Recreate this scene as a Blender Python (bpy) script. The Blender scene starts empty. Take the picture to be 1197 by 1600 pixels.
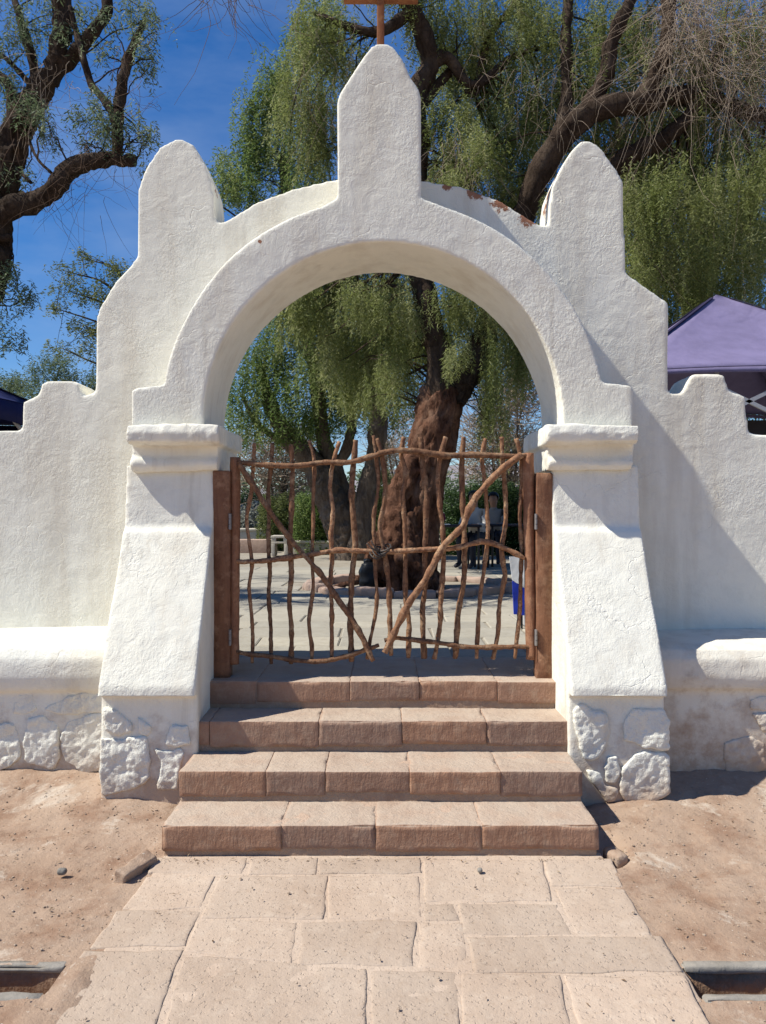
import bpy, bmesh, math, random
import numpy as np
from mathutils import Vector, Matrix

random.seed(7)
RNG = np.random.default_rng(11)
SC = bpy.context.scene
COL = SC.collection

# ------------------------------------------------------------------ camera, sky, sun, exposure
F, CX, CY, EYE = 1200.0, 598.5, 800.0, 1.55
cam_d = bpy.data.cameras.new('camera')
cam_d.sensor_fit = 'VERTICAL'
cam_d.sensor_height = 24.0
cam_d.lens = 24.0 * F / 1600.0
cam_d.clip_start = 0.05
cam_d.clip_end = 3000
cam = bpy.data.objects.new('camera', cam_d)
cam.location = (0, 0, EYE)
cam.rotation_euler = (math.radians(90), 0, 0)
COL.objects.link(cam)
SC.camera = cam

TO_SUN = Vector((-0.78, -0.145, 1.0)).normalized()
world = bpy.data.worlds.new('World')
SC.world = world
world.use_nodes = True
wn, wl = world.node_tree.nodes, world.node_tree.links
bg = wn['Background']
sky = wn.new('ShaderNodeTexSky')
sky.sky_type = 'NISHITA'
sky.sun_disc = False
sky.sun_elevation = math.asin(TO_SUN.z)
sky.sun_rotation = math.atan2(TO_SUN.x, TO_SUN.y)
sky.altitude = 2400
sky.air_density = 1.3
sky.dust_density = 0.3
sky.ozone_density = 4.0
tc = wn.new('ShaderNodeTexCoord')
mp = wn.new('ShaderNodeMapping')
mp.inputs['Scale'].default_value = (2.2, 5.0, 7.0)
mp.inputs['Rotation'].default_value = (0.3, 0.5, 0.4)
cn = wn.new('ShaderNodeTexNoise')
cn.inputs['Scale'].default_value = 1.3
cn.inputs['Detail'].default_value = 7
cn.inputs['Roughness'].default_value = 0.55
cr = wn.new('ShaderNodeMapRange')
cr.inputs['From Min'].default_value = 0.46
cr.inputs['From Max'].default_value = 0.85
cr.inputs['To Max'].default_value = 0.38
cmx = wn.new('ShaderNodeMix')
cmx.data_type = 'RGBA'
cmx.inputs[7].default_value = (6.5, 8.0, 10.5, 1)
wl.new(tc.outputs['Generated'], mp.inputs[0])
wl.new(mp.outputs[0], cn.inputs['Vector'])
wl.new(cn.outputs['Fac'], cr.inputs['Value'])
wl.new(cr.outputs[0], cmx.inputs[0])
shs = wn.new('ShaderNodeHueSaturation')
shs.inputs['Saturation'].default_value = 1.30
shs.inputs['Hue'].default_value = 0.508
shs.inputs['Value'].default_value = 1.62
wl.new(sky.outputs[0], shs.inputs['Color'])
wl.new(shs.outputs[0], cmx.inputs[6])
wl.new(cmx.outputs[2], bg.inputs['Color'])
bg.inputs['Strength'].default_value = 0.048

sun_d = bpy.data.lights.new('sun', 'SUN')
sun_d.energy = 4.1
sun_d.angle = math.radians(0.53)
sun_d.color = (1.0, 0.96, 0.85)
sun = bpy.data.objects.new('sun', sun_d)
sun.rotation_euler = (-TO_SUN).to_track_quat('-Z', 'Y').to_euler()
sun.location = (-10, -3, 14)
COL.objects.link(sun)

SC.view_settings.view_transform = 'Standard'
SC.view_settings.look = 'None'
SC.view_settings.exposure = 0.70
SC.view_settings.gamma = 1.0
SC.view_settings.use_curve_mapping = False
SC.render.engine = 'CYCLES'
SC.cycles.max_bounces = 5
SC.cycles.diffuse_bounces = 3
SC.cycles.glossy_bounces = 2
SC.cycles.transmission_bounces = 4
SC.cycles.transparent_max_bounces = 4
SC.cycles.caustics_reflective = False
SC.cycles.caustics_refractive = False

# ------------------------------------------------------------------ helpers
def P(x, y, d):
    """photo pixel + distance in metres -> world point"""
    return Vector(((x - CX) * d / F, d, EYE + (CY - y) * d / F))

def GR(x, y, z=0.0):
    d = F * (EYE - z) / (y - CY)
    return Vector(((x - CX) * d / F, d, z))

def _hash(ix, iy, iz, seed):
    h = (ix * 374761393 + iy * 668265263 + iz * 2147483647 + seed * 974711) & 0xffffffff
    h = ((h ^ (h >> 13)) * 1274126177) & 0xffffffff
    h = ((h ^ (h >> 16)) * 2246822519) & 0xffffffff
    h = h ^ (h >> 15)
    return (h & 0xffff) / 65535.0 * 2 - 1

def vnoise(p, scale=1.0, seed=0):
    """value noise in -1..1 for an (n,3) array"""
    q = np.asarray(p, float) * scale
    i = np.floor(q).astype(np.int64)
    f = q - i
    f = f * f * (3 - 2 * f)
    r = 0
    for dx in (0, 1):
        wx = f[:, 0] if dx else 1 - f[:, 0]
        for dy in (0, 1):
            wy = f[:, 1] if dy else 1 - f[:, 1]
            for dz in (0, 1):
                wz = f[:, 2] if dz else 1 - f[:, 2]
                r = r + wx * wy * wz * _hash(i[:, 0] + dx, i[:, 1] + dy, i[:, 2] + dz, seed)
    return r

def fbm(p, scale, octv=3, seed=0, gain=0.5):
    a, r = 1.0, 0
    for k in range(octv):
        r = r + a * vnoise(p, scale * 2.03 ** k, seed + 17 * k)
        a *= gain
    return r

def mesh_np(name, verts, faces, smooth=True):
    """verts (n,3), faces (m,4) or (m,3)"""
    verts = np.ascontiguousarray(verts, np.float32)
    faces = np.ascontiguousarray(faces, np.int32)
    k = faces.shape[1]
    me = bpy.data.meshes.new(name)
    me.vertices.add(len(verts))
    me.vertices.foreach_set('co', verts.ravel())
    me.loops.add(faces.size)
    me.loops.foreach_set('vertex_index', faces.ravel())
    me.polygons.add(len(faces))
    me.polygons.foreach_set('loop_start', np.arange(0, faces.size, k, dtype=np.int32))
    me.polygons.foreach_set('loop_total', np.full(len(faces), k, np.int32))
    me.polygons.foreach_set('use_smooth', np.full(len(faces), smooth))
    me.update(calc_edges=True)
    return me

def link(name, me, mat=None, parent=None):
    me.name = name
    o = bpy.data.objects.new(name, me)
    COL.objects.link(o)
    if mat is not None and not me.materials:
        me.materials.append(mat)
    if parent is not None:
        o.parent = parent
    return o

def tag(o, label=None, cat=None, group=None, kind=None):
    if label: o['label'] = label
    if cat: o['category'] = cat
    if group: o['group'] = group
    if kind: o['kind'] = kind
    return o

def thing(name, label, cat, group=None, loc=(0, 0, 0)):
    o = bpy.data.objects.new(name, None)
    o.empty_display_size = 0.2
    o.location = loc
    COL.objects.link(o)
    return tag(o, label, cat, group)

class MB:
    """collects shapes into one mesh"""
    def __init__(self):
        self.v, self.f, self.n = [], [], 0
    def add(self, verts, faces):
        self.v.append(np.asarray(verts, float))
        self.f += [tuple(int(i) + self.n for i in fc) for fc in faces]
        self.n += len(verts)
        return self
    def box(self, lo, hi):
        (a, b, c), (d, e, g) = lo, hi
        v = [(a,b,c),(d,b,c),(d,e,c),(a,e,c),(a,b,g),(d,b,g),(d,e,g),(a,e,g)]
        return self.add(v, [(0,3,2,1),(4,5,6,7),(0,1,5,4),(1,2,6,5),(2,3,7,6),(3,0,4,7)])
    def bar(self, p0, p1, w, h=None):
        p0, p1 = Vector(p0), Vector(p1)
        h = h or w
        d = (p1 - p0).normalized()
        up = Vector((0, 0, 1)) if abs(d.z) < 0.95 else Vector((0, 1, 0))
        s = d.cross(up).normalized() * w / 2
        u = s.cross(d).normalized() * h / 2
        v = [p0-s-u, p0+s-u, p0+s+u, p0-s+u, p1-s-u, p1+s-u, p1+s+u, p1-s+u]
        return self.add([tuple(q) for q in v], [(0,1,2,3),(7,6,5,4),(0,4,5,1),(1,5,6,2),(2,6,7,3),(3,7,4,0)])
    def tube(self, pts, rad, seg=8, rough=0.0, seed=0, step=None, square=0.0):
        v, f = tube_geo(pts, rad, seg, rough, seed, step, square)
        return self.add(v, f)
    def mesh(self, smooth=False, name='m'):
        me = bpy.data.meshes.new(name)
        me.from_pydata(np.concatenate(self.v).tolist(), [], self.f)
        me.polygons.foreach_set('use_smooth', np.full(len(me.polygons), smooth))
        me.update()
        return me
    def build(self, name, mat, parent=None, smooth=False):
        return link(name, self.mesh(smooth), mat, parent)

def catmull(pts, step):
    pts = np.asarray([tuple(p) for p in pts], float)
    if len(pts) < 3:
        n = max(2, int(np.linalg.norm(pts[-1, :3] - pts[0, :3]) / step) + 1)
        t = np.linspace(0, 1, n)[:, None]
        return pts[0] * (1 - t) + pts[-1] * t
    q = np.vstack([2 * pts[0] - pts[1], pts, 2 * pts[-1] - pts[-2]])
    out = []
    for i in range(1, len(q) - 2):
        n = max(1, int(np.linalg.norm(q[i + 1, :3] - q[i, :3]) / step))
        for t in np.arange(n) / n:
            a, b, c, d = q[i - 1], q[i], q[i + 1], q[i + 2]
            out.append(0.5 * (2*b + (c - a)*t + (2*a - 5*b + 4*c - d)*t*t + (3*b - a - 3*c + d)*t**3))
    out.append(pts[-1])
    return np.array(out)

def tube_geo(pts, rad, seg=8, rough=0.0, seed=0, step=None, square=0.0, fine=0.0):
    n0 = len(pts)
    r = np.full(n0, rad, float) if np.isscalar(rad) else np.interp(np.linspace(0, 1, n0), np.linspace(0, 1, len(rad)), rad)
    p4 = np.column_stack([np.array([tuple(p) for p in pts], float), r])
    if step is None:
        step = max(0.02, 2.0 * float(r.mean()))
    c = catmull(p4, step)
    cen, rr = c[:, :3], np.maximum(c[:, 3], 0.0006)
    m = len(cen)
    T = np.gradient(cen, axis=0)
    T /= np.linalg.norm(T, axis=1)[:, None] + 1e-9
    N = np.zeros_like(T)
    a = np.array([1.0, 0, 0]) if abs(T[0, 0]) < 0.8 else np.array([0, 1.0, 0])
    N[0] = np.cross(T[0], np.cross(a, T[0]))
    N[0] /= np.linalg.norm(N[0])
    for i in range(1, m):
        v = N[i - 1] - T[i] * np.dot(N[i - 1], T[i])
        N[i] = v / (np.linalg.norm(v) + 1e-9)
    B = np.cross(T, N)
    ang = np.linspace(0, 2 * np.pi, seg, endpoint=False)
    ca, sa = np.cos(ang), np.sin(ang)
    shp = np.ones(seg)
    if square:
        shp = 1 + square * (1 / np.maximum(np.abs(np.cos(ang + np.pi/4)), np.abs(np.sin(ang + np.pi/4))) - 1)
    V = cen[:, None, :] + rr[:, None, None] * shp[None, :, None] * (N[:, None, :] * ca[None, :, None] + B[:, None, :] * sa[None, :, None])
    if rough:
        W = V.reshape(-1, 3)
        rm = float(rr.mean())
        k = fbm(W, 0.5 / rm, 3, seed)
        out = (W - np.repeat(cen, seg, 0))
        W = W + out * (rough * k)[:, None]
        if fine:
            un = out / (np.linalg.norm(out, axis=1)[:, None] + 1e-9)
            g = 1 - 2 * np.abs(fbm(W * np.array([1, 1, 0.4]), 9, 3, seed + 5, 0.6))
            W = W + un * (fine * g)[:, None]
        V = W.reshape(m, seg, 3)
    V = V.reshape(-1, 3)
    F_ = []
    for i in range(m - 1):
        for j in range(seg):
            k = (j + 1) % seg
            F_.append((i*seg + j, i*seg + k, (i+1)*seg + k, (i+1)*seg + j))
    F_.append(tuple(range(seg))[::-1])
    F_.append(tuple((m-1)*seg + j for j in range(seg)))
    return V, F_

def prism(poly, a0, a1, axis='y'):
    """closed prism of a polygon. axis y: poly is (x,z); axis x: poly is (y,z)"""
    bm = bmesh.new()
    mk = (lambda u, w, a: (u, a, w)) if axis == 'y' else (lambda u, w, a: (a, u, w))
    A = [bm.verts.new(mk(u, w, a0)) for u, w in poly]
    B = [bm.verts.new(mk(u, w, a1)) for u, w in poly]
    n = len(poly)
    bm.faces.new(A)
    bm.faces.new(B[::-1])
    for i in range(n):
        bm.faces.new((A[i], B[i], B[(i+1) % n], A[(i+1) % n]))
    bmesh.ops.recalc_face_normals(bm, faces=bm.faces)
    bmesh.ops.triangulate(bm, faces=bm.faces)
    return bm

def bm_merge(bms):
    me = bpy.data.meshes.new('tmp')
    out = bmesh.new()
    for b in bms:
        b.to_mesh(me)
        out.from_mesh(me)
        b.free()
    out.to_mesh(me)
    out.free()
    return me

def plaster_mesh(me, voxel, smooth=4, amps=((0.9, 0.006), (4.0, 0.0022), (22.0, 0.0006)), seed=1):
    """voxel remesh of closed volumes, softened and made uneven like hand-laid plaster"""
    o = bpy.data.objects.new('tmp', me)
    COL.objects.link(o)
    m = o.modifiers.new('r', 'REMESH'); m.mode = 'VOXEL'; m.voxel_size = voxel; m.use_smooth_shade = True
    m = o.modifiers.new('s', 'SMOOTH'); m.factor = 0.5; m.iterations = smooth
    dg = bpy.context.evaluated_depsgraph_get()
    out = bpy.data.meshes.new_from_object(o.evaluated_get(dg))
    bpy.data.objects.remove(o)
    n = len(out.vertices)
    co = np.empty(n * 3, np.float32); out.vertices.foreach_get('co', co); co = co.reshape(-1, 3)
    no = np.empty(n * 3, np.float32); out.vertices.foreach_get('normal', no); no = no.reshape(-1, 3)
    d = 0
    for k, (s, a) in enumerate(amps):
        d = d + a * fbm(co, s, 2, seed + 31 * k)
    co = co + no * np.asarray(d)[:, None]
    out.vertices.foreach_set('co', co.astype(np.float32).ravel())
    out.polygons.foreach_set('use_smooth', np.ones(len(out.polygons), bool))
    out.update()
    return out

def split_mesh(me, test):
    """two meshes from one by a test on face centres (array in, bool out)"""
    res = []
    n = len(me.polygons)
    c = np.empty(n * 3, np.float32); me.polygons.foreach_get('center', c); c = c.reshape(-1, 3)
    t = test(c)
    for want in (True, False):
        bm = bmesh.new(); bm.from_mesh(me); bm.faces.ensure_lookup_table()
        kill = [bm.faces[i] for i in np.nonzero(t != want)[0]]
        bmesh.ops.delete(bm, geom=kill, context='FACES')
        m2 = bpy.data.meshes.new('part'); bm.to_mesh(m2); bm.free()
        res.append(m2)
    return res

def rounded_box(lo, hi, r=0.012, cell=0.03, amps=((6, 0.003), (25, 0.002)), seed=0, chip=0.0):
    lo, hi = np.array(lo, float), np.array(hi, float)
    def axis_pts(a, b):
        n = max(1, int(round((b - a - 2 * r) / cell)))
        return np.concatenate([[a, a + r * 0.3], np.linspace(a + r, b - r, n + 1), [b - r * 0.3, b]])
    ax = [axis_pts(lo[k], hi[k]) for k in range(3)]
    V, Fc, n = [], [], 0
    for k in range(3):
        u, w = (k + 1) % 3, (k + 2) % 3
        U, W = np.meshgrid(ax[u], ax[w], indexing='ij')
        for s in (0, 1):
            p = np.zeros(U.shape + (3,))
            p[..., u], p[..., w], p[..., k] = U, W, (lo, hi)[s][k]
            V.append(p.reshape(-1, 3))
            a, b = U.shape
            idx = n + np.arange(a * b).reshape(a, b)
            q = np.stack([idx[:-1, :-1], idx[1:, :-1], idx[1:, 1:], idx[:-1, 1:]], -1).reshape(-1, 4)
            Fc.append(q if s else q[:, ::-1])
            n += a * b
    V, Fc = np.concatenate(V), np.concatenate(Fc)
    key, inv = np.unique(np.round(V, 6), axis=0, return_inverse=True)
    V, Fc = key, inv.reshape(-1)[Fc]
    inner = np.clip(V, lo + r, hi - r)
    d = V - inner
    L = np.linalg.norm(d, axis=1)
    nrm = d / np.maximum(L, 1e-9)[:, None]
    V = inner + nrm * r
    k = 0
    for j, (s, a) in enumerate(amps):
        k = k + a * fbm(V, s, 2, seed + 13 * j)
    edge = ((np.abs(d) > 1e-6).sum(1) >= 2)
    if chip:
        c = fbm(V, 9, 3, seed + 77)
        k = k - edge * np.maximum(0, c - 0.15) * chip
    V = V + nrm * np.asarray(k)[:, None]
    return mesh_np('b', V, Fc)

# ------------------------------------------------------------------ materials
class Mat:
    def __init__(self, name, rough=0.9, spec=0.2):
        self.m = bpy.data.materials.new(name)
        self.m.use_nodes = True
        self.t = self.m.node_tree
        self.b = self.t.nodes['Principled BSDF']
        self.b.inputs['Roughness'].default_value = rough
        self.b.inputs['Specular IOR Level'].default_value = spec
    def n(self, kind, **kw):
        nd = self.t.nodes.new('ShaderNode' + kind)
        for k, v in kw.items():
            if k in nd.inputs: nd.inputs[k].default_value = v
            else: setattr(nd, k, v)
        return nd
    def l(self, a, b):
        self.t.links.new(a, b)
    def pos(self, scale=(1, 1, 1)):
        g = self.n('NewGeometry')
        if scale == (1, 1, 1): return g.outputs['Position']
        mp_ = self.n('Mapping'); mp_.inputs['Scale'].default_value = scale
        self.l(g.outputs['Position'], mp_.inputs[0])
        return mp_.outputs[0]
    def noise(self, scale, detail=4, rough=0.55, vec=None, dist=0.0):
        nd = self.n('TexNoise', Scale=scale, Detail=detail, Roughness=rough, Distortion=dist)
        self.l(vec if vec is not None else self.pos(), nd.inputs['Vector'])
        return nd.outputs['Fac']
    def rng(self, v, a, b, c=0.0, d=1.0):
        nd = self.n('MapRange'); nd.clamp = True
        for i, x in zip(('From Min', 'From Max', 'To Min', 'To Max'), (a, b, c, d)): nd.inputs[i].default_value = x
        self.l(v, nd.inputs['Value'])
        return nd.outputs[0]
    def math(self, op, a, b=None):
        nd = self.n('Math', operation=op)
        for i, x in enumerate((a, b)):
            if x is None: continue
            if isinstance(x, (int, float)): nd.inputs[i].default_value = x
            else: self.l(x, nd.inputs[i])
        return nd.outputs[0]
    def mix(self, fac, a, b):
        nd = self.n('Mix', data_type='RGBA')
        for i, x in ((0, fac), (6, a), (7, b)):
            if isinstance(x, (int, float)): nd.inputs[i].default_value = x
            elif isinstance(x, tuple): nd.inputs[i].default_value = x + (1,) if len(x) == 3 else x
            else: self.l(x, nd.inputs[i])
        return nd.outputs[2]
    def color(self, c):
        if isinstance(c, tuple): self.b.inputs['Base Color'].default_value = c + (1,)
        else: self.l(c, self.b.inputs['Base Color'])
        return self
    def bump(self, layers):
        prev = None
        for h, strength, dist in layers:
            nd = self.n('Bump', Strength=strength, Distance=dist)
            self.l(h, nd.inputs['Height'])
            if prev is not None: self.l(prev, nd.inputs['Normal'])
            prev = nd.outputs[0]
        self.l(prev, self.b.inputs['Normal'])
        return self
    def spots(self, pts):
        """soft mask that is 1 at the given (centre, radius) places"""
        s = None
        for c, r in pts:
            nd = self.n('VectorMath', operation='DISTANCE')
            nd.inputs[1].default_value = tuple(c)
            self.l(self.pos(), nd.inputs[0])
            k = self.rng(nd.outputs['Value'], 0, r, 1, 0)
            s = k if s is None else self.math('MAXIMUM', s, k)
        return s

WALL_Y, RING_Y = 4.72, 4.37

def plaster(name, rough_amp=1.0, chips=None, dirt_top=0.34, base=(0.765, 0.747, 0.668), grey=(0.655, 0.635, 0.56)):
    m = Mat(name, 0.93, 0.12)
    big = m.noise(1.3, 4, 0.6)
    col = m.mix(m.rng(big, 0.40, 0.66), base, (0.79, 0.76, 0.66))
    col = m.mix(m.rng(m.noise(7, 5, 0.65), 0.48, 0.74, 0, 0.7), col, grey)
    streak = m.noise(5, 5, 0.6, m.pos((1, 1, 0.12)))
    col = m.mix(m.rng(streak, 0.50, 0.72, 0, 0.70), col, (0.60, 0.545, 0.45))
    drip = m.math('MULTIPLY', m.rng(m.noise(11, 5, 0.6, m.pos((1, 1, 0.07))), 0.56, 0.68), m.rng(m.noise(1.7, 3, 0.5), 0.48, 0.62))
    col = m.mix(m.math('MULTIPLY', drip, 0.5), col, (0.50, 0.45, 0.37))
    sep = m.n('SeparateXYZ'); m.l(m.pos(), sep.inputs[0])
    low = m.rng(sep.outputs['Z'], 0.02, dirt_top, 1, 0)
    dn = m.rng(m.math('ADD', m.math('MULTIPLY', low, 0.62), m.math('MULTIPLY', m.noise(7, 5, 0.7), 0.85)), 0.64, 0.98)
    col = m.mix(m.math('MULTIPLY', dn, 0.8), col, (0.40, 0.27, 0.185))
    if chips:
        c = m.spots(chips)
        cm = m.rng(m.math('ADD', m.math('MULTIPLY', c, 0.50), m.math('MULTIPLY', m.noise(24, 5, 0.75), 0.6)), 0.61, 0.66)
        col = m.mix(cm, col, m.mix(m.noise(60, 3), (0.24, 0.10, 0.06), (0.36, 0.19, 0.12)))
    m.color(col)
    fine = m.noise(150, 2, 0.7)
    med = m.noise(58, 3, 0.6, m.pos((1.1, 1.1, 0.85)), 0.2)
    lump = m.noise(9, 3, 0.55, None, 0.8)
    ridge = m.rng(m.noise(5.5, 4, 0.6, None, 1.2), 0.485, 0.515)
    patch = m.rng(m.noise(2.4, 3, 0.6, None, 0.6), 0.40, 0.60, 0.18, 1.0)
    med = m.math('MULTIPLY', med, patch)
    vo = m.n('TexVoronoi', feature='DISTANCE_TO_EDGE', Scale=1.7)
    wv = m.n('VectorMath', operation='ADD'); nv = m.n('TexNoise', Scale=4.0, Detail=4.0); m.l(m.pos(), nv.inputs['Vector'])
    vs_ = m.n('VectorMath', operation='SCALE'); vs_.inputs['Scale'].default_value = 0.35; m.l(nv.outputs['Color'], vs_.inputs[0])
    m.l(m.pos(), wv.inputs[0]); m.l(vs_.outputs[0], wv.inputs[1]); m.l(wv.outputs[0], vo.inputs['Vector'])
    crack = m.math('MAXIMUM', m.rng(vo.outputs['Distance'], 0.0, 0.006), m.rng(m.noise(2.1, 2, 0.5), 0.50, 0.54, 1, 0))
    m.bump([(lump, 0.30 * rough_amp, 0.02), (ridge, 0.06 * rough_amp, 0.006), (crack, 0.5, 0.004), (med, 0.56 * rough_amp, 0.008), (fine, 0.45 * rough_amp, 0.004)])
    return m.m

chip_wall = [(P(700, 288, WALL_Y), .10), (P(745, 298, WALL_Y), .16), (P(785, 315, WALL_Y), .17), (P(825, 342, WALL_Y), .14),
             (P(365, 344, WALL_Y + .05), .10), (P(345, 300, WALL_Y + .1), .12), (P(345, 285, WALL_Y + .2), .10),
             (P(860, 325, WALL_Y + .14), .17), (P(861, 300, WALL_Y + .12), .19), (P(866, 275, WALL_Y + .10), .17), (P(882, 247, WALL_Y + .08), .15), (P(900, 226, WALL_Y + .05), .12)]
M_WALL = plaster('white_wall_plaster', 1.0, chip_wall)
M_RING = plaster('white_arch_plaster', 1.0, dirt_top=0.66, chips=[(P(407, 377, RING_Y), .035), (P(700, 170, RING_Y), .02)])
M_STONEW = plaster('whitewashed_stone', 1.7, None, 0.30, (0.75, 0.735, 0.66), (0.66, 0.63, 0.56))
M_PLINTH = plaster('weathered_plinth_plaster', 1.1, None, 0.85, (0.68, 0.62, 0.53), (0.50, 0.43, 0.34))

def stone_mat(name, a, b, c, scale=1.0, bump=1.0, dust=None):
    m = Mat(name, 0.92, 0.12)
    col = m.mix(m.rng(m.noise(3.2 * scale, 4), 0.36, 0.64), a, b)
    col = m.mix(m.rng(m.noise(17 * scale, 6, 0.7), 0.48, 0.72, 0, 0.8), col, c)
    oi = m.n('ObjectInfo')
    hs = m.n('HueSaturation')
    m.l(m.rng(oi.outputs['Random'], 0, 1, 0.86, 1.14), hs.inputs['Value'])
    m.l(m.rng(oi.outputs['Random'], 0, 1, 0.9, 1.12), hs.inputs['Saturation'])
    m.l(col, hs.inputs['Color'])
    col = hs.outputs[0]
    if dust:
        g = m.n('NewGeometry'); sp = m.n('SeparateXYZ'); m.l(g.outputs['Normal'], sp.inputs[0])
        f = m.math('MULTIPLY', m.rng(sp.outputs['Z'], 0.55, 0.95), m.rng(m.noise(6, 5, 0.6), 0.25, 0.6, 0.55, 1.0))
        col = m.mix(f, col, dust)
    m.color(col)
    chis = m.noise(30, 4, 0.6, m.pos((1.3, 1.3, 0.35)), 0.4)
    m.bump([(m.noise(9 * scale, 5, 0.6), 0.45 * bump, 0.02), (chis, 0.55 * bump, 0.010), (m.noise(110, 4, 0.65), 0.5 * bump, 0.004)])
    return m.m

M_STEP = stone_mat('pink_sandstone', (0.34, 0.205, 0.142), (0.28, 0.162, 0.11), (0.39, 0.27, 0.195), 1.0, 1.2, (0.43, 0.345, 0.275))
M_MORTAR = stone_mat('earth_mortar', (0.36, 0.255, 0.185), (0.31, 0.21, 0.15), (0.40, 0.30, 0.225), 2.0, 1.2, (0.46, 0.34, 0.26))

m = Mat('pale_paving_stone', 0.94, 0.1)
col = m.mix(m.rng(m.noise(2.2, 5, 0.6), 0.38, 0.64), (0.455, 0.36, 0.285), (0.40, 0.305, 0.235))
col = m.mix(m.rng(m.noise(26, 6, 0.75), 0.55, 0.70, 0, 0.6), col, (0.35, 0.255, 0.185))
col = m.mix(m.rng(m.noise(15, 6, 0.7), 0.55, 0.75, 0, 0.5), col, (0.56, 0.47, 0.38))
oi = m.n('ObjectInfo'); hs = m.n('HueSaturation')
m.l(m.rng(oi.outputs['Random'], 0, 1, 0.9, 1.1), hs.inputs['Value']); m.l(col, hs.inputs['Color'])
m.color(hs.outputs[0])
pits = m.rng(m.noise(60, 2, 0.5), 0.30, 0.40)
m.bump([(m.noise(7, 4, 0.6), 0.45, 0.016), (pits, 0.55, 0.006), (m.noise(24, 4, 0.65), 0.4, 0.008), (m.noise(130, 3, 0.7), 0.5, 0.004)])
M_PAVE = m.m

def dirt_mat(name, a, b, c, pale, bump=1.0):
    m = Mat(name, 0.97, 0.05)
    col = m.mix(m.rng(m.noise(1.1, 5, 0.6), 0.36, 0.64), a, b)
    col = m.mix(m.rng(m.noise(4.5, 6, 0.7), 0.47, 0.66, 0, 0.9), col, c)
    col = m.mix(m.rng(m.noise(3.2, 7, 0.72, None, 0.4), 0.57, 0.68, 0, 0.85), col, pale)
    sp = m.rng(m.noise(70, 3, 0.6), 0.66, 0.72)
    col = m.mix(sp, col, (0.50, 0.42, 0.34))
    m.color(col)
    m.bump([(m.noise(5, 6, 0.65), 0.5, 0.03), (m.noise(28, 6, 0.7), 0.6, 0.012), (m.noise(140, 4, 0.7), 0.6, 0.004)])
    return m.m

M_DIRT = dirt_mat('red_dirt', (0.395, 0.295, 0.225), (0.335, 0.235, 0.17), (0.25, 0.155, 0.105), (0.53, 0.455, 0.375))
M_COURT = dirt_mat('courtyard_earth', (0.32, 0.29, 0.24), (0.29, 0.255, 0.21), (0.25, 0.215, 0.17), (0.36, 0.325, 0.27), 0.6)
M_FLAG = stone_mat('grey_beige_flagstone', (0.36, 0.335, 0.285), (0.32, 0.295, 0.25), (0.28, 0.25, 0.205), 1.0, 0.6)
M_WETEARTH = stone_mat('damp_earth_wall', (0.32, 0.20, 0.13), (0.24, 0.14, 0.085), (0.36, 0.25, 0.17), 2.0, 1.4)
M_KERB = stone_mat('grey_kerb_stone', (0.25, 0.23, 0.205), (0.21, 0.19, 0.165), (0.30, 0.27, 0.235), 2.0, 0.6)

def wood_mat(name, a, b, c, sx=1.0, grain='z', bump=1.0, speck=0.0):
    m = Mat(name, 0.78, 0.25)
    sc = {'z': (14, 14, 1.6), 'iso': (9, 9, 5), 'x': (1.6, 14, 14)}[grain]
    g = m.noise(2.2 * sx, 6, 0.65, m.pos(sc), 0.4)
    col = m.mix(m.rng(g, 0.34, 0.66), a, b)
    col = m.mix(m.rng(m.noise(14, 5, 0.7), 0.50, 0.68, 0, 0.9), col, c)
    col = m.mix(m.rng(m.noise(48, 4, 0.7), 0.52, 0.62, 0, speck), col, tuple(x * 0.45 for x in b))
    oi = m.n('ObjectInfo'); hs = m.n('HueSaturation')
    m.l(m.rng(oi.outputs['Random'], 0, 1, 0.72, 1.25), hs.inputs['Value']); m.l(col, hs.inputs['Color'])
    m.color(hs.outputs[0])
    m.bump([(g, 0.6 * bump, 0.006), (m.noise(60, 5, 0.7), 0.6 * bump, 0.005)])
    return m.m

M_STICK = wood_mat('peeled_stick_bark', (0.30, 0.155, 0.08), (0.15, 0.07, 0.04), (0.44, 0.29, 0.175), 1.6, 'iso', 1.4, 0.75)
M_POST = wood_mat('red_brown_gate_wood', (0.25, 0.12, 0.065), (0.165, 0.074, 0.042), (0.31, 0.175, 0.105), 1.0, 'z', 1.0, 0.25)
M_CROSS = wood_mat('varnished_cross_wood', (0.33, 0.13, 0.05), (0.26, 0.09, 0.035), (0.40, 0.19, 0.08), 1.0, 'z', 0.3)

def bark_mat(name, a, b, c):
    m = Mat(name, 0.95, 0.1)
    fl = m.noise(7, 8, 0.7, m.pos((1.6, 1.6, 0.45)), 0.8)
    col = m.mix(m.rng(fl, 0.36, 0.62), a, b)
    col = m.mix(m.rng(m.noise(3, 5), 0.52, 0.7, 0, 0.7), col, c)
    m.color(col)
    m.bump([(fl, 1.0, 0.09), (m.noise(40, 4, 0.7), 0.8, 0.02)])
    return m.m

M_BARK = bark_mat('pepper_tree_bark', (0.035, 0.023, 0.016), (0.09, 0.063, 0.047), (0.14, 0.105, 0.08))
M_BARKRED = bark_mat('red_brown_trunk_bark', (0.06, 0.026, 0.016), (0.23, 0.115, 0.072), (0.34, 0.21, 0.145))
M_BARKGREY = bark_mat('grey_trunk_bark', (0.09, 0.065, 0.05), (0.19, 0.15, 0.12), (0.24, 0.20, 0.16))
M_TWIG = Mat('dry_twig', 0.9, 0.1).color((0.33, 0.26, 0.20)).m
M_TWIGDARK = Mat('thin_dark_twig', 0.9, 0.1).color((0.13, 0.085, 0.06)).m

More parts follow.
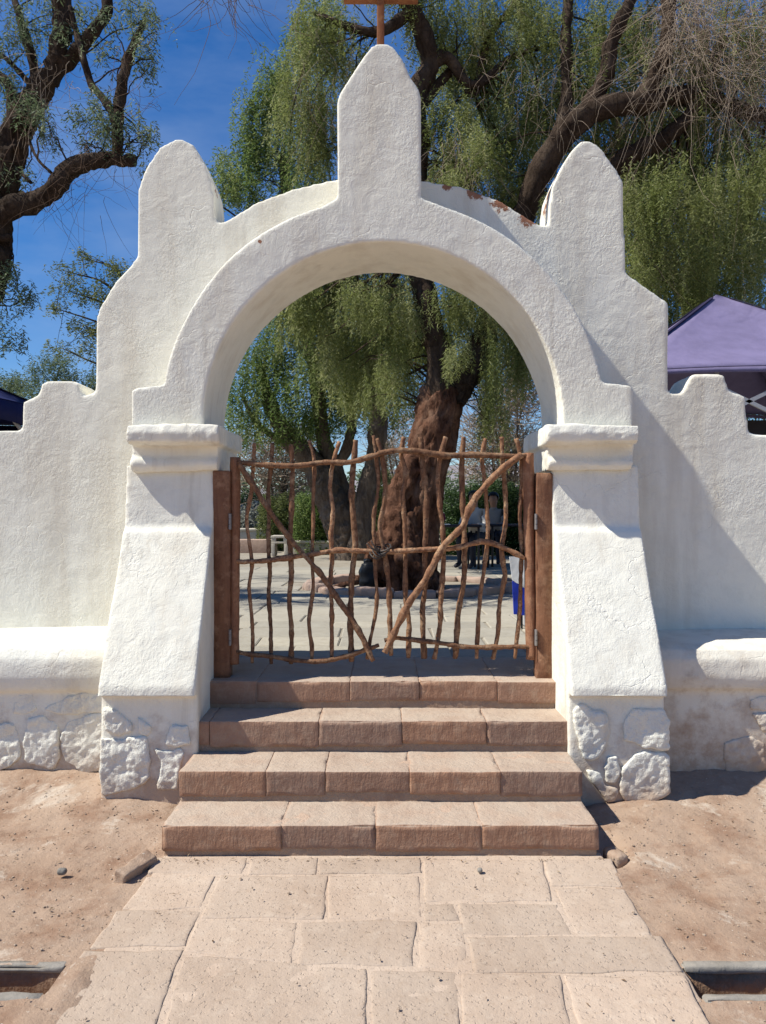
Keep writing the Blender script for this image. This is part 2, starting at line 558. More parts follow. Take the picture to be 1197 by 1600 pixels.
def leaf_mat(name, a, b, c, trans=0.35):
    m = Mat(name, 0.55, 0.3)
    at = m.n('Attribute', attribute_name='tint')
    f = at.outputs['Fac']
    col = m.mix(m.rng(f, 0.0, 0.55), a, b)
    col = m.mix(m.rng(f, 0.6, 1.0), col, c)
    m.color(col)
    tr = m.n('BsdfTranslucent')
    m.l(col, tr.inputs['Color'])
    mx = m.n('MixShader', Fac=trans)
    out = [x for x in m.t.nodes if x.type == 'OUTPUT_MATERIAL'][0]
    m.l(m.b.outputs[0], mx.inputs[1]); m.l(tr.outputs[0], mx.inputs[2]); m.l(mx.outputs[0], out.inputs[0])
    return m.m

M_LEAF = leaf_mat('pepper_leaf', (0.125, 0.16, 0.042), (0.22, 0.25, 0.08), (0.38, 0.39, 0.19), 0.52)
M_LEAFG = leaf_mat('green_pepper_leaf', (0.08, 0.135, 0.032), (0.155, 0.215, 0.062), (0.30, 0.34, 0.13), 0.52)
M_LEAFGREY = leaf_mat('grey_green_leaf', (0.075, 0.115, 0.05), (0.14, 0.185, 0.095), (0.24, 0.275, 0.165), 0.45)
M_LEAFY = leaf_mat('olive_leaf', (0.085, 0.11, 0.035), (0.14, 0.165, 0.055), (0.22, 0.23, 0.09), 0.45)
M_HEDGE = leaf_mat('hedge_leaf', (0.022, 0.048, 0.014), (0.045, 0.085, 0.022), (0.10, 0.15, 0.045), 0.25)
M_PALE = leaf_mat('silver_leaf', (0.20, 0.21, 0.18), (0.34, 0.35, 0.31), (0.5, 0.5, 0.46), 0.25)

def cloth_mat(name, c, rough=0.75, var=0.12, spec=0.25):
    m = Mat(name, rough, spec)
    hi = tuple(min(1, x * (1 + var)) for x in c); lo = tuple(x * (1 - var) for x in c)
    m.color(m.mix(m.rng(m.noise(3.5, 5, 0.6), 0.35, 0.65), lo, hi))
    m.bump([(m.noise(2.5, 3, 0.5, None, 0.6), 0.35, 0.06), (m.noise(14, 3, 0.5), 0.25, 0.01)])
    return m.m

M_PURPLE = cloth_mat('faded_purple_canvas', (0.175, 0.15, 0.265), 0.75)
M_PURPLED = cloth_mat('dark_purple_tape', (0.02, 0.016, 0.05))
M_NAVY = cloth_mat('navy_canvas', (0.010, 0.014, 0.085))
M_BLUE = cloth_mat('bright_blue_canvas', (0.02, 0.03, 0.24))
M_DARKC = cloth_mat('dark_grey_canvas', (0.045, 0.042, 0.048))
M_METAL = Mat('grey_painted_metal', 0.5, 0.5).color((0.42, 0.41, 0.42)).m
M_IRON = Mat('dark_iron', 0.6, 0.4).color((0.05, 0.04, 0.035)).m
M_HINGE = Mat('dull_steel', 0.5, 0.5).color((0.22, 0.20, 0.19)).m
M_SIGNBLUE = cloth_mat('sign_blue', (0.02, 0.045, 0.42), 0.5, 0.05)
M_SIGNWHITE = cloth_mat('sign_white', (0.80, 0.81, 0.83), 0.5, 0.02)
M_BLACK = cloth_mat('black_plastic', (0.012, 0.013, 0.016), 0.45, 0.2)
M_CONC = stone_mat('pale_concrete', (0.52, 0.48, 0.41), (0.47, 0.43, 0.36), (0.56, 0.52, 0.46), 1.0, 0.5)
M_PINKST = stone_mat('pinkish_edging_stone', (0.42, 0.31, 0.25), (0.36, 0.26, 0.21), (0.46, 0.36, 0.30), 1.0, 0.7)
M_SKIN = Mat('skin', 0.6, 0.3).color((0.34, 0.19, 0.13)).m
M_SHIRT = cloth_mat('white_shirt', (0.5, 0.48, 0.46))
M_PALESHIRT = cloth_mat('pale_grey_shirt', (0.25, 0.24, 0.24))
M_TROUSER = cloth_mat('dark_trousers', (0.03, 0.03, 0.04))
M_HAIR = Mat('black_hair', 0.5, 0.3).color((0.012, 0.010, 0.009)).m
M_MAGENTA = cloth_mat('magenta_cloth', (0.16, 0.02, 0.05))
M_HILL = dirt_mat('far_hill_earth', (0.26, 0.24, 0.25), (0.23, 0.215, 0.23), (0.20, 0.185, 0.20), (0.29, 0.27, 0.275), 0.3)

# ------------------------------------------------------------------ ground
def ground_h(x, y):
    """lower dirt: flat at the path, rising a little towards the wall"""
    r = np.clip((y - 3.35) / 0.65, 0, None)
    side = np.clip((np.abs(x) - 0.95) / 0.35, 0, 1)
    return (0.05 * np.minimum(r, 1) + 0.065 * np.clip((y - 4.0) / 0.27, 0, 1)) * side

fx = np.round(np.arange(-3.6, 3.6001, 0.02), 3)
xs = np.concatenate([[-160, -80, -40, -20, -12, -8, -6, -5, -4.4, -4.0], fx, [4.0, 4.4, 5, 6, 8, 12, 20, 40, 80, 160]])
fy = np.round(np.arange(1.4, 4.7001, 0.02), 3)
ys = np.concatenate([[-160, -60, -25, -12, -6, -3, -1, 0, 0.5, 1.0], fy])
X, Y = np.meshgrid(xs, ys, indexing='ij')
pp = np.column_stack([X.ravel(), Y.ravel(), np.zeros(X.size)])
near = (np.abs(pp[:, 0]) < 3.8) & (pp[:, 1] > 1.2)
Z = ground_h(pp[:, 0], pp[:, 1])
onpath = (np.abs(pp[:, 0]) < 1.0)
amp = np.where(onpath, 0.25, 1.0)
nz = 0.014 * fbm(pp, 1.6, 3, 5) + 0.0055 * fbm(pp, 7, 4, 9, 0.6) + 0.003 * fbm(pp, 35, 2, 19)
lip = (np.abs(pp[:, 1] - 2.55) < 0.16) & (np.abs(pp[:, 0]) > 1.05)
amp = np.where(lip, 0.3, amp)
Z = Z + np.where(near, nz * amp, 0)
pit = np.exp(-(((pp[:, 0] - 1.04) / 0.055) ** 2 + ((pp[:, 1] - 3.52) / 0.11) ** 2)) * 0.10
Z = Z - pit - np.where((np.abs(pp[:, 0]) < 0.96) & (pp[:, 1] > 0.5) & (pp[:, 1] < 3.47), 0.02, 0)
pp[:, 2] = Z
nx, ny = len(xs), len(ys)
idx = np.arange(nx * ny).reshape(nx, ny)
Q = np.stack([idx[:-1, :-1], idx[1:, :-1], idx[1:, 1:], idx[:-1, 1:]], -1).reshape(-1, 4)
cen = pp[Q].mean(1)
TR0, TR1 = 2.46, 2.62
trench = ((cen[:, 0] > 1.02) | (cen[:, 0] < -1.08)) & (np.abs(cen[:, 0]) < 6) & (cen[:, 1] > TR0) & (cen[:, 1] < TR1)
ground = link('ground', mesh_np('ground', pp, Q[~trench]), M_DIRT)
tag(ground, kind='structure')

# courtyard behind the gate, 0.6 m higher
CZ = 0.598
gx = np.array([-300, -150, -60, -25, -12, -6, -3, 0, 3, 6, 12, 25, 60, 150, 300], float)
gy = np.array([4.96, 6, 8, 10, 13, 17, 25, 40, 80, 150, 320], float)
X, Y = np.meshgrid(gx, gy, indexing='ij')
v = np.column_stack([X.ravel(), Y.ravel(), np.full(X.size, CZ - 0.012)])
idx = np.arange(v.shape[0]).reshape(X.shape)
Q = np.stack([idx[:-1, :-1], idx[1:, :-1], idx[1:, 1:], idx[:-1, 1:]], -1).reshape(-1, 4)
courtyard = link('courtyard_ground', mesh_np('c', v, Q, False), M_COURT)
tag(courtyard, kind='structure')

def chamfer_slab(x0, x1, y0, y1, z0, z1, c, jit):
    j = lambda: random.uniform(-jit, jit)
    b = [(x0 + j(), y0 + j()), (x1 + j(), y0 + j()), (x1 + j(), y1 + j()), (x0 + j(), y1 + j())]
    cx, cy = sum(p[0] for p in b) / 4, sum(p[1] for p in b) / 4
    ins = [(px + math.copysign(c, cx - px), py + math.copysign(c, cy - py)) for px, py in b]
    t = [random.uniform(-0.002, 0.002) for _ in range(4)]
    V = [(px, py, z0) for px, py in b] + [(px, py, z1 - c * 0.7) for px, py in b] + [(px, py, z1 + k) for (px, py), k in zip(ins, t)]
    Fc = []
    for s in (0, 4):
        for i in range(4):
            k = (i + 1) % 4
            Fc.append((s + i, s + k, s + k + 4, s + i + 4))
    Fc.append((8, 9, 10, 11))
    me = bpy.data.meshes.new('slab'); me.from_pydata(V, [], Fc); me.update()
    return me

yy = 5.06
row = 0
while yy < 13.2:
    h = random.uniform(0.36, 0.50) * (1 if yy < 9 else 1.25)
    half = 1.6 + (yy - 5) * 0.30
    xx = -half + random.uniform(-0.3, 0.0)
    while xx < half:
        w = random.uniform(0.45, 0.85) * (1 if yy < 9 else 1.25)
        cxm, cym = xx + w / 2, yy + h / 2
        if (cxm - 0.35) ** 2 + (cym - 9.75) ** 2 > 1.30 ** 2:
            link('slab', chamfer_slab(xx + .006, xx + w - .006, yy + .006, yy + h - .006, CZ - 0.05, CZ, 0.010, 0.008), M_FLAG, courtyard)
        xx += w
    yy += h
    row += 1

# far hills
hx = np.linspace(-420, 420, 60); hv, hq = [], []
for i, x in enumerate(hx):
    t = 16 + 7 * math.sin(x * 0.011 + 1) + 4 * math.sin(x * 0.037) + 1.5 * math.sin(x * 0.11)
    hv += [(x, 300, 0.3), (x, 345, t * 0.55), (x, 400, t), (x, 460, t * 0.9)]
for i in range(len(hx) - 1):
    for k in range(3):
        hq.append((i*4+k, (i+1)*4+k, (i+1)*4+k+1, i*4+k+1))
tag(link('hills', mesh_np('hills', np.array(hv), np.array(hq)), M_HILL), kind='structure')

# ------------------------------------------------------------------ paved path before the steps
path_bed = rounded_box((-0.99, 0.35, -0.06), (0.99, 3.50, 0.0000), 0.008, 0.04, ((6, 0.0012), (22, 0.0008)), 3)
path = tag(link('paved_path', path_bed, M_PAVE), kind='structure')

def slab_from_quad(q, seed, top=0.0065, depth=0.05):
    """uneven stone slab over a ground quad (near-left, near-right, far-right, far-left)"""
    a, b, c, d = [np.array(p[:2]) for p in q]
    nu = max(4, int(np.linalg.norm(b - a) / 0.022)); nv = max(4, int(np.linalg.norm(d - a) / 0.022))
    us = np.concatenate([[0, 0.006 , 0.02], np.linspace(0.045, 0.955, nu), [0.98, 0.994, 1]])
    vs = np.concatenate([[0, 0.008, 0.025], np.linspace(0.055, 0.945, nv), [0.975, 0.992, 1]])
    U, V_ = np.meshgrid(us, vs, indexing='ij')
    U, V_ = U.ravel()[:, None], V_.ravel()[:, None]
    xy = a * (1-U)*(1-V_) + b * U*(1-V_) + c * U*V_ + d * (1-U)*V_
    p = np.column_stack([xy, np.zeros(len(xy))])
    w = 0.009 * fbm(p, 7, 3, seed); w2 = 0.009 * fbm(p + 9, 7, 3, seed + 5)
    p[:, 0] += w; p[:, 1] += w2
    lu, lv = np.linalg.norm(b - a), np.linalg.norm(d - a)
    e = np.minimum(np.minimum(U, 1-U)[:, 0] * lu, np.minimum(V_, 1-V_)[:, 0] * lv)
    rr = np.clip(e / (0.012 + 0.007 * fbm(p, 5, 2, seed + 6)), 0, 1)
    z = top * np.sqrt(np.clip(1 - (1 - rr) ** 2, 0, 1)) - 0.003
    z = z + 0.002 * fbm(p, 4, 3, seed + 3) * 1.0 + 0.0016 * fbm(p, 30, 2, seed + 4) - 0.004 * np.clip(fbm(p, 22, 2, seed + 8) - 0.55, 0, 1)
    z = np.where(e < 1e-6, -depth, z)
    p[:, 2] = z
    n1, n2 = len(us), len(vs)
    idx = np.arange(n1 * n2).reshape(n1, n2)
    Q = np.stack([idx[:-1, :-1], idx[1:, :-1], idx[1:, 1:], idx[:-1, 1:]], -1).reshape(-1, 4)
    return mesh_np('slab', p, Q)

SLABS = [  # far-left, far-right, near-right, near-left in photo pixels
    ((243,1341),(387,1341),(382,1366),(230,1366)), ((389,1341),(496,1341),(493,1366),(385,1366)), ((498,1341),(655,1341),(657,1366),(496,1366)),
    ((227,1369),(340,1369),(315,1420),(188,1421)), ((343,1369),(512,1369),(507,1436),(310,1436)), ((515,1369),(656,1369),(660,1437),(511,1437)),
    ((658,1343),(848,1343),(864,1409),(662,1410)), ((851,1343),(957,1343),(972,1386),(861,1386)),
    ((185,1424),(312,1424),(290,1480),(140,1482)), ((307,1439),(467,1440),(458,1508),(285,1488)), ((470,1440),(649,1440),(647,1511),(462,1509)),
    ((664,1413),(712,1413),(719,1439),(663,1439)), ((715,1413),(872,1412),(893,1461),(722,1461)), ((865,1389),(976,1389),(1018,1462),(896,1462)),
    ((652,1442),(721,1442),(727,1514),(651,1514)), ((725,1464),(1036,1465),(1066,1520),(738,1520)),
    ((133,1485),(283,1485),(242,1612),(20,1612)), ((286,1493),(572,1514),(578,1618),(248,1616)),
    ((576,1517),(713,1518),(719,1620),(582,1620)), ((717,1523),(877,1524),(904,1620),(722,1620)), ((880,1524),(1069,1524),(1118,1620),(907,1620)),
]
for k, q in enumerate(SLABS):
    fl, fr, nr, nl = [GR(x, y) for x, y in q]
    link('slab', slab_from_quad((nl, nr, fr, fl), 100 + 7 * k), M_PAVE, path)
yb = 2.26
for r_ in range(4):
    xa = -1.08
    while xa < 1.0:
        w = min(random.uniform(0.4, 0.7), 1.08 - xa)
        if 1.08 - xa - w < 0.2: w = 1.08 - xa
        qq = [(xa + .008, yb - .44), (xa + w - .008, yb - .44), (xa + w - .008, yb - .01), (xa + .008, yb - .01)]
        link('slab', slab_from_quad(qq, 300 + r_ * 10 + int(xa * 9)), M_PAVE, path)
        xa += w
    yb -= 0.46

# drain slots either side of the path
def drain(sgn, label):
    t = thing('drain_channel', label, 'drain', 'drain slots beside the path', (sgn * 1.5, 2.54, 0))
    a, b = (1.02, 4.4) if sgn > 0 else (1.08, 4.4)
    X0, X1 = (a, b) if sgn > 0 else (-b, -a)
    def part(name, lo, hi, seed, mat=M_KERB):
        me = rounded_box(lo, hi, 0.008, 0.05, ((7, 0.004), (30, 0.002)), seed, 0.02)
        o = link(name, me, mat, t); o.matrix_parent_inverse = t.matrix_world.inverted()
        o.matrix_parent_inverse = Matrix.Translation((-sgn * 1.5, -2.54, 0))
    part('channel_floor', (X0 - .04, TR0 - .04, -0.20), (X1, TR1 + .04, -0.13), 41, M_WETEARTH)
    part('end_stone', (min(sgn * (a - .06), sgn * a), TR0 - .02, -0.20), (max(sgn * (a - .06), sgn * a), TR1 + .03, -0.004), 44, M_PAVE)
    n = 4
    for k in range(n):
        u0 = X0 + (X1 - X0) * k / n + .004; u1 = X0 + (X1 - X0) * (k + 1) / n - .004
        part('far_kerb', (u0, TR1 - .010, -0.022), (u1, TR1 + .03, 0.005), 50 + k)
        part('far_wall', (u0 - .004, TR1 - .002, -0.20), (u1 + .004, TR1 + .03, -0.018), 55 + k, M_WETEARTH)
        part('near_kerb', (u0, TR0 - .03, -0.20), (u1, TR0 + .012, 0.004), 60 + k)
drain(-1, 'dark drain slot with grey stone kerbs left of the paved path')
drain(1, 'dark drain slot with grey stone kerbs right of the paved path')

# ------------------------------------------------------------------ stone steps
steps = thing('stone_steps', 'four worn pink sandstone steps rising to the stick gate', 'steps', None, (0, 3.46, 0))
sy = [3.457, 3.74, 4.048, 4.311]
sz = [0.138, 0.285, 0.447, 0.598]
sx = [(-0.995, 0.972), (-0.993, 0.972), (-1.0, 0.995), (-1.003, 0.995)]
joints = [(440, 587, 752), (415, 508, 640, 782), (328, 498, 628, 760), (400, 547, 655, 777)]
off = Matrix.Translation((0, -3.46, 0))
for k in range(4):
    z0 = sz[k - 1] if k else -0.10
    x0, x1 = sx[k]
    yb_ = sy[k + 1] + 0.06 if k < 3 else 5.05
    core = rounded_box((x0 + .006, sy[k] + 0.007, z0 - 0.03), (x1 - .006, yb_, sz[k] - 0.003), 0.006, 0.025, ((8, 0.0025), (30, 0.0015)), 20 + k)
    st = link('step', core, M_MORTAR, steps)
    st.matrix_parent_inverse = off
    js = [x0] + [(j - CX) * sy[k] / F for j in joints[k]] + [x1]
    for i in range(len(js) - 1):
        a, b = js[i] + (0.0012 if i else 0), js[i + 1] - (0.0012 if i < len(js) - 2 else 0)
        drop = random.uniform(0.022, 0.05)
        fy_ = sy[k] + random.uniform(-0.006, 0.004)
        me = rounded_box((a, fy_, (sz[k - 1] if k else 0) + (drop if k else random.uniform(0.01, .035))),
                         (b, yb_ - 0.005, sz[k] + random.uniform(-.0005, .001)), 0.005, 0.018,
                         ((3, 0.0025), (18, 0.0014), (45, 0.0012)), 200 + 20 * k + i, 0.010)
        bl = link('block', me, M_STEP, st)

# ------------------------------------------------------------------ gateway and walls
def pw(lst, d):
    return [((x - CX) * d / F, EYE + (CY - y) * d / F) for x, y in lst]

left_px = [(33, 673), (35, 628), (60, 617), (64, 600), (72, 595), (116, 595), (124, 601), (128, 618), (148, 614),
           (149, 500), (153, 483), (176, 445), (214, 402), (216, 292), (226, 262), (250, 228), (270, 218), (284, 216), (303, 226),
           (322, 258), (333, 288), (338, 347), (352, 345), (400, 316), (460, 293), (525, 279), (598, 272)]
right_px = [(660, 281), (720, 290), (782, 313), (842, 350), (857, 353), (859, 312), (863, 290), (877, 259), (893, 235), (909, 219), (922, 218), (940, 232),
            (962, 262), (975, 284), (978, 426), (1044, 474), (1045, 612), (1052, 615), (1066, 614), (1074, 598), (1084, 584), (1130, 584), (1140, 611), (1164, 619),
            (1170, 676), (1197, 680)]
L_, R_ = pw(left_px, WALL_Y), pw(right_px, WALL_Y)
lowz = L_[0][1]
def battlement(x, s):
    """one stepped merlon to the outside of the frame"""
    h = lowz
    return [(x, h), (x + s * .02, h + .18), (x + s * .10, h + .22), (x + s * .13, h + .30), (x + s * .34, h + .30), (x + s * .38, h + .22), (x + s * .46, h + .18), (x + s * .48, h)]
outer_l = []
for x in (-4.1, -3.35):
    outer_l += battlement(x, 1)
outer_r = []
for x in (2.87, 3.62):
    outer_r += battlement(x, 1)
ri = 1.14
arc_w = [(ri * math.cos(t), 2.067 + ri * math.sin(t)) for t in np.linspace(0, math.pi, 30)]
poly = [(-4.4, -0.15), (-4.4, lowz)] + outer_l + L_ + R_ + outer_r + [(4.4, lowz), (4.4, -0.15), (ri, -0.15)] + arc_w + [(-ri, -0.15)]
wall_me = plaster_mesh(bm_merge([prism(poly, WALL_Y, WALL_Y + 0.31)]), 0.016, 4, seed=3)

gateway = thing('gateway', 'white plastered arched gateway with tall central pinnacle and two rounded shoulder merlons', 'gateway', None, (0, 4.7, 0))
goff = Matrix.Translation((0, -4.7, 0))
def under(o, par, mtx):
    o.parent = par
    o.matrix_parent_inverse = mtx
    return o
XS = (148 - CX) * WALL_Y / F
mid, sides = split_mesh(wall_me, lambda c: np.abs(c[:, 0]) < -XS)
lft, rgt = split_mesh(sides, lambda c: c[:, 0] < 0)
under(link('shoulder_wall', mid, M_WALL), gateway, goff)
wall_l = thing('perimeter_wall', 'white plastered wall with stepped battlement left of the gateway, in full sun', 'wall', 'white walls flanking the gateway', (-3.0, 4.7, 0))
wall_r = thing('perimeter_wall', 'white plastered wall with stepped battlement right of the gateway, crossed by diagonal shadow', 'wall', 'white walls flanking the gateway', (3.0, 4.7, 0))
wlo, wro = Matrix.Translation((3.0, -4.7, 0)), Matrix.Translation((-3.0, -4.7, 0))
under(link('wall_face', lft, M_WALL), wall_l, wlo)
under(link('wall_face', rgt, M_WALL), wall_r, wro)

# arch ring with its pinnacle and impost blocks
C0, RI, RO = 2.067, 1.02, 1.272
ringp = []
d = RING_Y
blk = pw([(205, 668), (205, 610), (212, 605), (257, 600)], d)
ringp += blk
a0 = math.atan2(blk[-1][1] - C0, blk[-1][0])
for t in np.linspace(a0, math.radians(106), 24)[1:]:
    ringp.append((RO * math.cos(t), C0 + RO * math.sin(t)))
ringp += pw([(527, 308), (526, 160), (530, 146), (545, 122), (566, 90), (580, 72), (591, 66), (602, 66), (614, 71), (630, 92), (642, 120), (655, 138), (658, 150), (659, 308)], d)
blk = pw([(945, 596), (985, 601), (991, 606), (990, 668)], d)
a1 = math.atan2(blk[0][1] - C0, blk[0][0])
for t in np.linspace(math.radians(74), a1, 24)[1:]:
    ringp.append((RO * math.cos(t), C0 + RO * math.sin(t)))
ringp += blk
zb = ringp[0][1]
ta = math.asin((zb - C0) / RI)
for t in np.linspace(ta, math.pi - ta, 40):
    ringp.append((RI * math.cos(t), C0 + RI * math.sin(t)))
ring_me = plaster_mesh(bm_merge([prism(ringp, RING_Y, 4.97)]), 0.0135, 3, seed=8)
under(link('arch_ring', ring_me, M_RING), gateway, goff)

def side_parts(s, seed):
    """buttress and capital of one side, s = -1 left, +1 right"""
    prof = [(4.015, -0.15), (4.015, 0.588), (3.962, 0.594), (3.965, 0.64), (4.10, 0.93), (4.24, 1.20), (4.35, 1.435), (4.385, 1.47), (4.425, 1.82), (4.99, 1.82), (4.99, -0.15)]
    xa, xb = (-1.475, -0.970) if s < 0 else (0.970, 1.472)
    me = plaster_mesh(bm_merge([prism(prof, xa, xb, 'x')]), 0.0125, 2, seed=seed)
    under(link('buttress', me, M_RING), gateway, goff)
    z1 = 2.035
    up = [(4.262, 1.945), (4.255, 1.99), (4.268, z1), (5.0, z1), (5.0, 1.93), (4.30, 1.93)]
    lo_ = [(4.375, 1.96), (4.385, 1.865), (4.362, 1.84), (4.36, 1.815), (4.385, 1.785), (4.96, 1.785), (4.96, 1.96)]
    def xr(o_, i_): return (-o_, -i_) if s < 0 else (i_, o_)
    me = plaster_mesh(bm_merge([prism(up, *xr(1.428, 0.915), 'x'), prism(lo_, *xr(1.43, 0.942), 'x')]), 0.009, 3,
                      ((3, 0.009), (9, 0.006), (28, 0.0022)), seed + 4)
    under(link('capital', me, M_RING), gateway, goff)
side_parts(-1, 21)
side_parts(1, 27)

# plinth benches at the foot of the side walls
def bench(s, par, mtx, mat, seed):
    prof = [(4.285, -0.12), (4.275, 0.55), (4.240, 0.572), (4.222, 0.64), (4.226, 0.735), (4.262, 0.795), (4.33, 0.818), (4.78, 0.845), (4.78, -0.12)]
    xa, xb = (-4.4, -1.44) if s < 0 else (1.44, 4.4)
    me = plaster_mesh(bm_merge([prism(prof, xa, xb, 'x')]), 0.0155, 3, ((1.2, 0.012), (5, 0.004), (22, 0.001)), seed)
    under(link('plinth_bench', me, mat), par, mtx)
bench(-1, wall_l, wlo, M_RING, 31)
bench(1, wall_r, wro, M_PLINTH, 37)

def stone_relief(pts, y_face, h, seed):
    """rough whitewashed stone standing proud of a wall face (outline in x,z)"""
    pts = np.array(pts)
    cl = np.vstack([pts, pts[:1]])
    seg = np.linalg.norm(np.diff(cl, axis=0), axis=1)
    s = np.concatenate([[0], np.cumsum(seg)])
    t = np.linspace(0, s[-1], 48, endpoint=False)
    per = np.column_stack([np.interp(t, s, cl[:, 0]), np.interp(t, s, cl[:, 1])])
    per = 0.25 * np.roll(per, 1, 0) + 0.5 * per + 0.25 * np.roll(per, -1, 0)
    q = np.column_stack([per, np.zeros(len(per))])
    per[:, 0] += 0.006 * fbm(q, 22, 2, seed); per[:, 1] += 0.006 * fbm(q + 7, 22, 2, seed + 1)
    return plaster_mesh(bm_merge([prism([tuple(p) for p in per], y_face - h, y_face + 0.04)]), 0.0075, 2, ((7, 0.006), (20, 0.0050), (55, 0.0030)), seed)

def zl(l): return [(x / 2.9925, 950 + y / 2.9925) for x, y in l]
def zr(l): return [(800 + x / 3.015, 950 + y / 3.015) for x, y in l]
ST_BL = [[(483,468),(530,472),(615,535),(622,570),(560,608),(500,580),(482,540)], [(635,510),(700,540),(716,580),(690,602),(650,585)],
         [(470,604),(560,618),(690,592),(700,800),(660,835),(560,868),(470,882),(462,800),(468,700)], [(800,550),(885,545),(888,640),(830,657),(770,632)],
         [(705,653),(760,660),(850,652),(872,690),(838,730),(836,862),(730,852),(742,720)]]
ST_WL = [[(-30,540),(60,542),(90,590),(97,690),(50,742),(-30,770)], [(130,520),(210,503),(265,540),(277,700),(250,757),(120,732),(106,640)],
         [(310,530),(400,500),(500,490),(500,762),(400,772),(290,712),(283,620)], [(195,472),(330,408),(500,382),(500,478),(400,496),(250,497)], [(75,405),(150,398),(167,470),(120,502),(58,490)],
         [(-150,530),(-60,530),(-45,700),(-70,760),(-180,755),(-190,600)], [(-140,420),(-20,405),(-10,480),(-60,505),(-150,500)]]
ST_BR = [[(292,470),(330,452),(380,490),(440,495),(457,540),(452,650),(390,718),(340,718),(300,560)], [(540,510),(590,480),(722,473),(742,520),(742,672),(640,665),(530,622),(518,570)],
         [(455,703),(505,703),(512,760),(495,832),(440,832),(436,760)], [(580,687),(640,672),(742,688),(745,880),(640,922),(530,916),(500,850),(520,760)], [(345,762),(420,772),(440,838),(500,852),(490,912),(450,918),(400,850)]]
ST_WR = [[(1118,432),(1197,413),(1280,440),(1290,485),(1197,492),(1130,482)], [(1135,500),(1197,497),(1290,510),(1280,590),(1190,580)], [(1000,640),(1100,600),(1190,640),(1200,760),(1100,800),(1010,780)]]
for k, s in enumerate(ST_BL):
    under(link('stone', stone_relief(pw(zl(s), 4.0), 4.014, 0.016, 400 + k), M_STONEW), gateway, goff)
for k, s in enumerate(ST_BR):
    under(link('stone', stone_relief(pw(zr(s), 4.0), 4.014, 0.016, 420 + k), M_STONEW), gateway, goff)
for k, s in enumerate(ST_WL):
    under(link('stone', stone_relief(pw(zl(s), 4.26), 4.286, 0.028, 440 + k), M_STONEW), wall_l, wlo)
for k, s in enumerate(ST_WR):
    under(link('stone', stone_relief(pw(zr(s), 4.26), 4.288, 0.026, 460 + k), M_PLINTH), wall_r, wro)

# cross on the pinnacle
cross = thing('wooden_cross', 'varnished brown wooden cross on top of the central pinnacle', 'cross', None, (0, 4.62, 4.22))
coff = Matrix.Translation((0, -4.62, -4.22))
cx0, cx1 = (589 - CX) * 4.62 / F, (600.5 - CX) * 4.62 / F
under(link('upright', rounded_box((cx0, 4.60, 4.15), (cx1, 4.645, 5.05), 0.004, 0.08, ((9, 0.001),), 5), M_CROSS), cross, coff)
under(link('cross_arm', rounded_box(((537 - CX) * 4.62 / F, 4.594, 4.622), ((653 - CX) * 4.62 / F, 4.651, 4.672), 0.004, 0.08, ((9, 0.001),), 6), M_CROSS), cross, coff)

# ------------------------------------------------------------------ gate
GD = 4.47
def gz(l, d=GD):
    return [P(320 + x / 2.1375, 650 + y / 2.1375, d) for x, y in l]
WPX = GD / F / 2.1375 / 2
PICK_L = [([(165,90),(163,150),(155,260),(140,340),(150,430),(158,500),(148,570),(155,650),(160,730),(158,825)], 14), ([(225,90),(222,170),(212,250),(215,330),(212,430),(218,520),(213,600),(220,700),(222,828)], 15),
          ([(288,95),(292,180),(290,300),(285,420),(290,520),(282,620),(290,720),(288,828)], 18), ([(348,80),(362,130),(366,190),(362,280),(362,370),(358,480),(362,570),(348,690),(358,770),(357,815)], 14),
          ([(450,85),(430,150),(418,240),(428,310),(422,400),(425,470),(420,560),(424,640),(424,805)], 16), ([(505,80),(498,150),(490,260),(497,350),(503,430),(495,500),(488,600),(487,720),(490,820)], 21),
          ([(563,65),(572,130),(580,230),(565,330),(567,430),(570,520),(575,610),(565,690),(548,770),(542,812)], 14)]
PICK_R = [([(575,75),(595,150),(602,260),(585,370),(598,450),(612,540),(618,650),(622,800)], 18), ([(665,70),(656,130),(672,190),(662,260),(668,360),(670,480),(670,600),(682,690),(680,808)], 16),
          ([(722,70),(728,170),(740,260),(738,370),(735,480),(738,560),(728,640),(732,810)], 20), ([(805,70),(788,130),(778,210),(785,300),(795,390),(797,490),(788,620),(785,700),(767,812)], 18),
          ([(865,70),(858,160),(860,260),(866,360),(868,460),(865,550),(848,650),(836,810)], 20), ([(937,75),(926,140),(935,220),(942,310),(945,400),(935,500),(918,620),(907,810)], 16),
          ([(992,70),(995,150),(1003,250),(1005,350),(992,450),(1002,540),(985,620),(978,730),(962,812)], 17), ([(1040,75),(1055,140),(1058,230),(1052,340),(1058,430),(1055,540),(1052,650),(1035,810)], 16)]
RAIL_L = [([(95,152),(160,160),(230,165),(320,165),(400,155),(480,155),(540,140),(585,126)], 21), ([(85,480),(120,487),(200,483),(300,470),(380,458),(450,448),(530,452),(580,455)], 19), ([(85,780),(130,793),(220,803),(320,818),(400,818),(480,800),(540,780),(582,765)], 17)]
RAIL_R = [([(578,126),(650,115),(720,120),(800,132),(880,130),(960,132),(1040,135),(1088,130)], 22), ([(590,455),(680,450),(760,445),(840,440),(920,420),(960,425),(1010,445),(1068,475)], 19), ([(600,750),(640,742),(720,750),(800,760),(870,770),(960,772),(1050,770),(1100,772)], 17)]
BR_L = ([(115,160),(180,260),(250,365),(310,440),(380,520),(450,620),(510,710),(562,818)], 20)
BR_R = ([(1058,128),(980,190),(900,280),(860,370),(800,430),(740,540),(680,630),(630,730),(600,790)], 25)

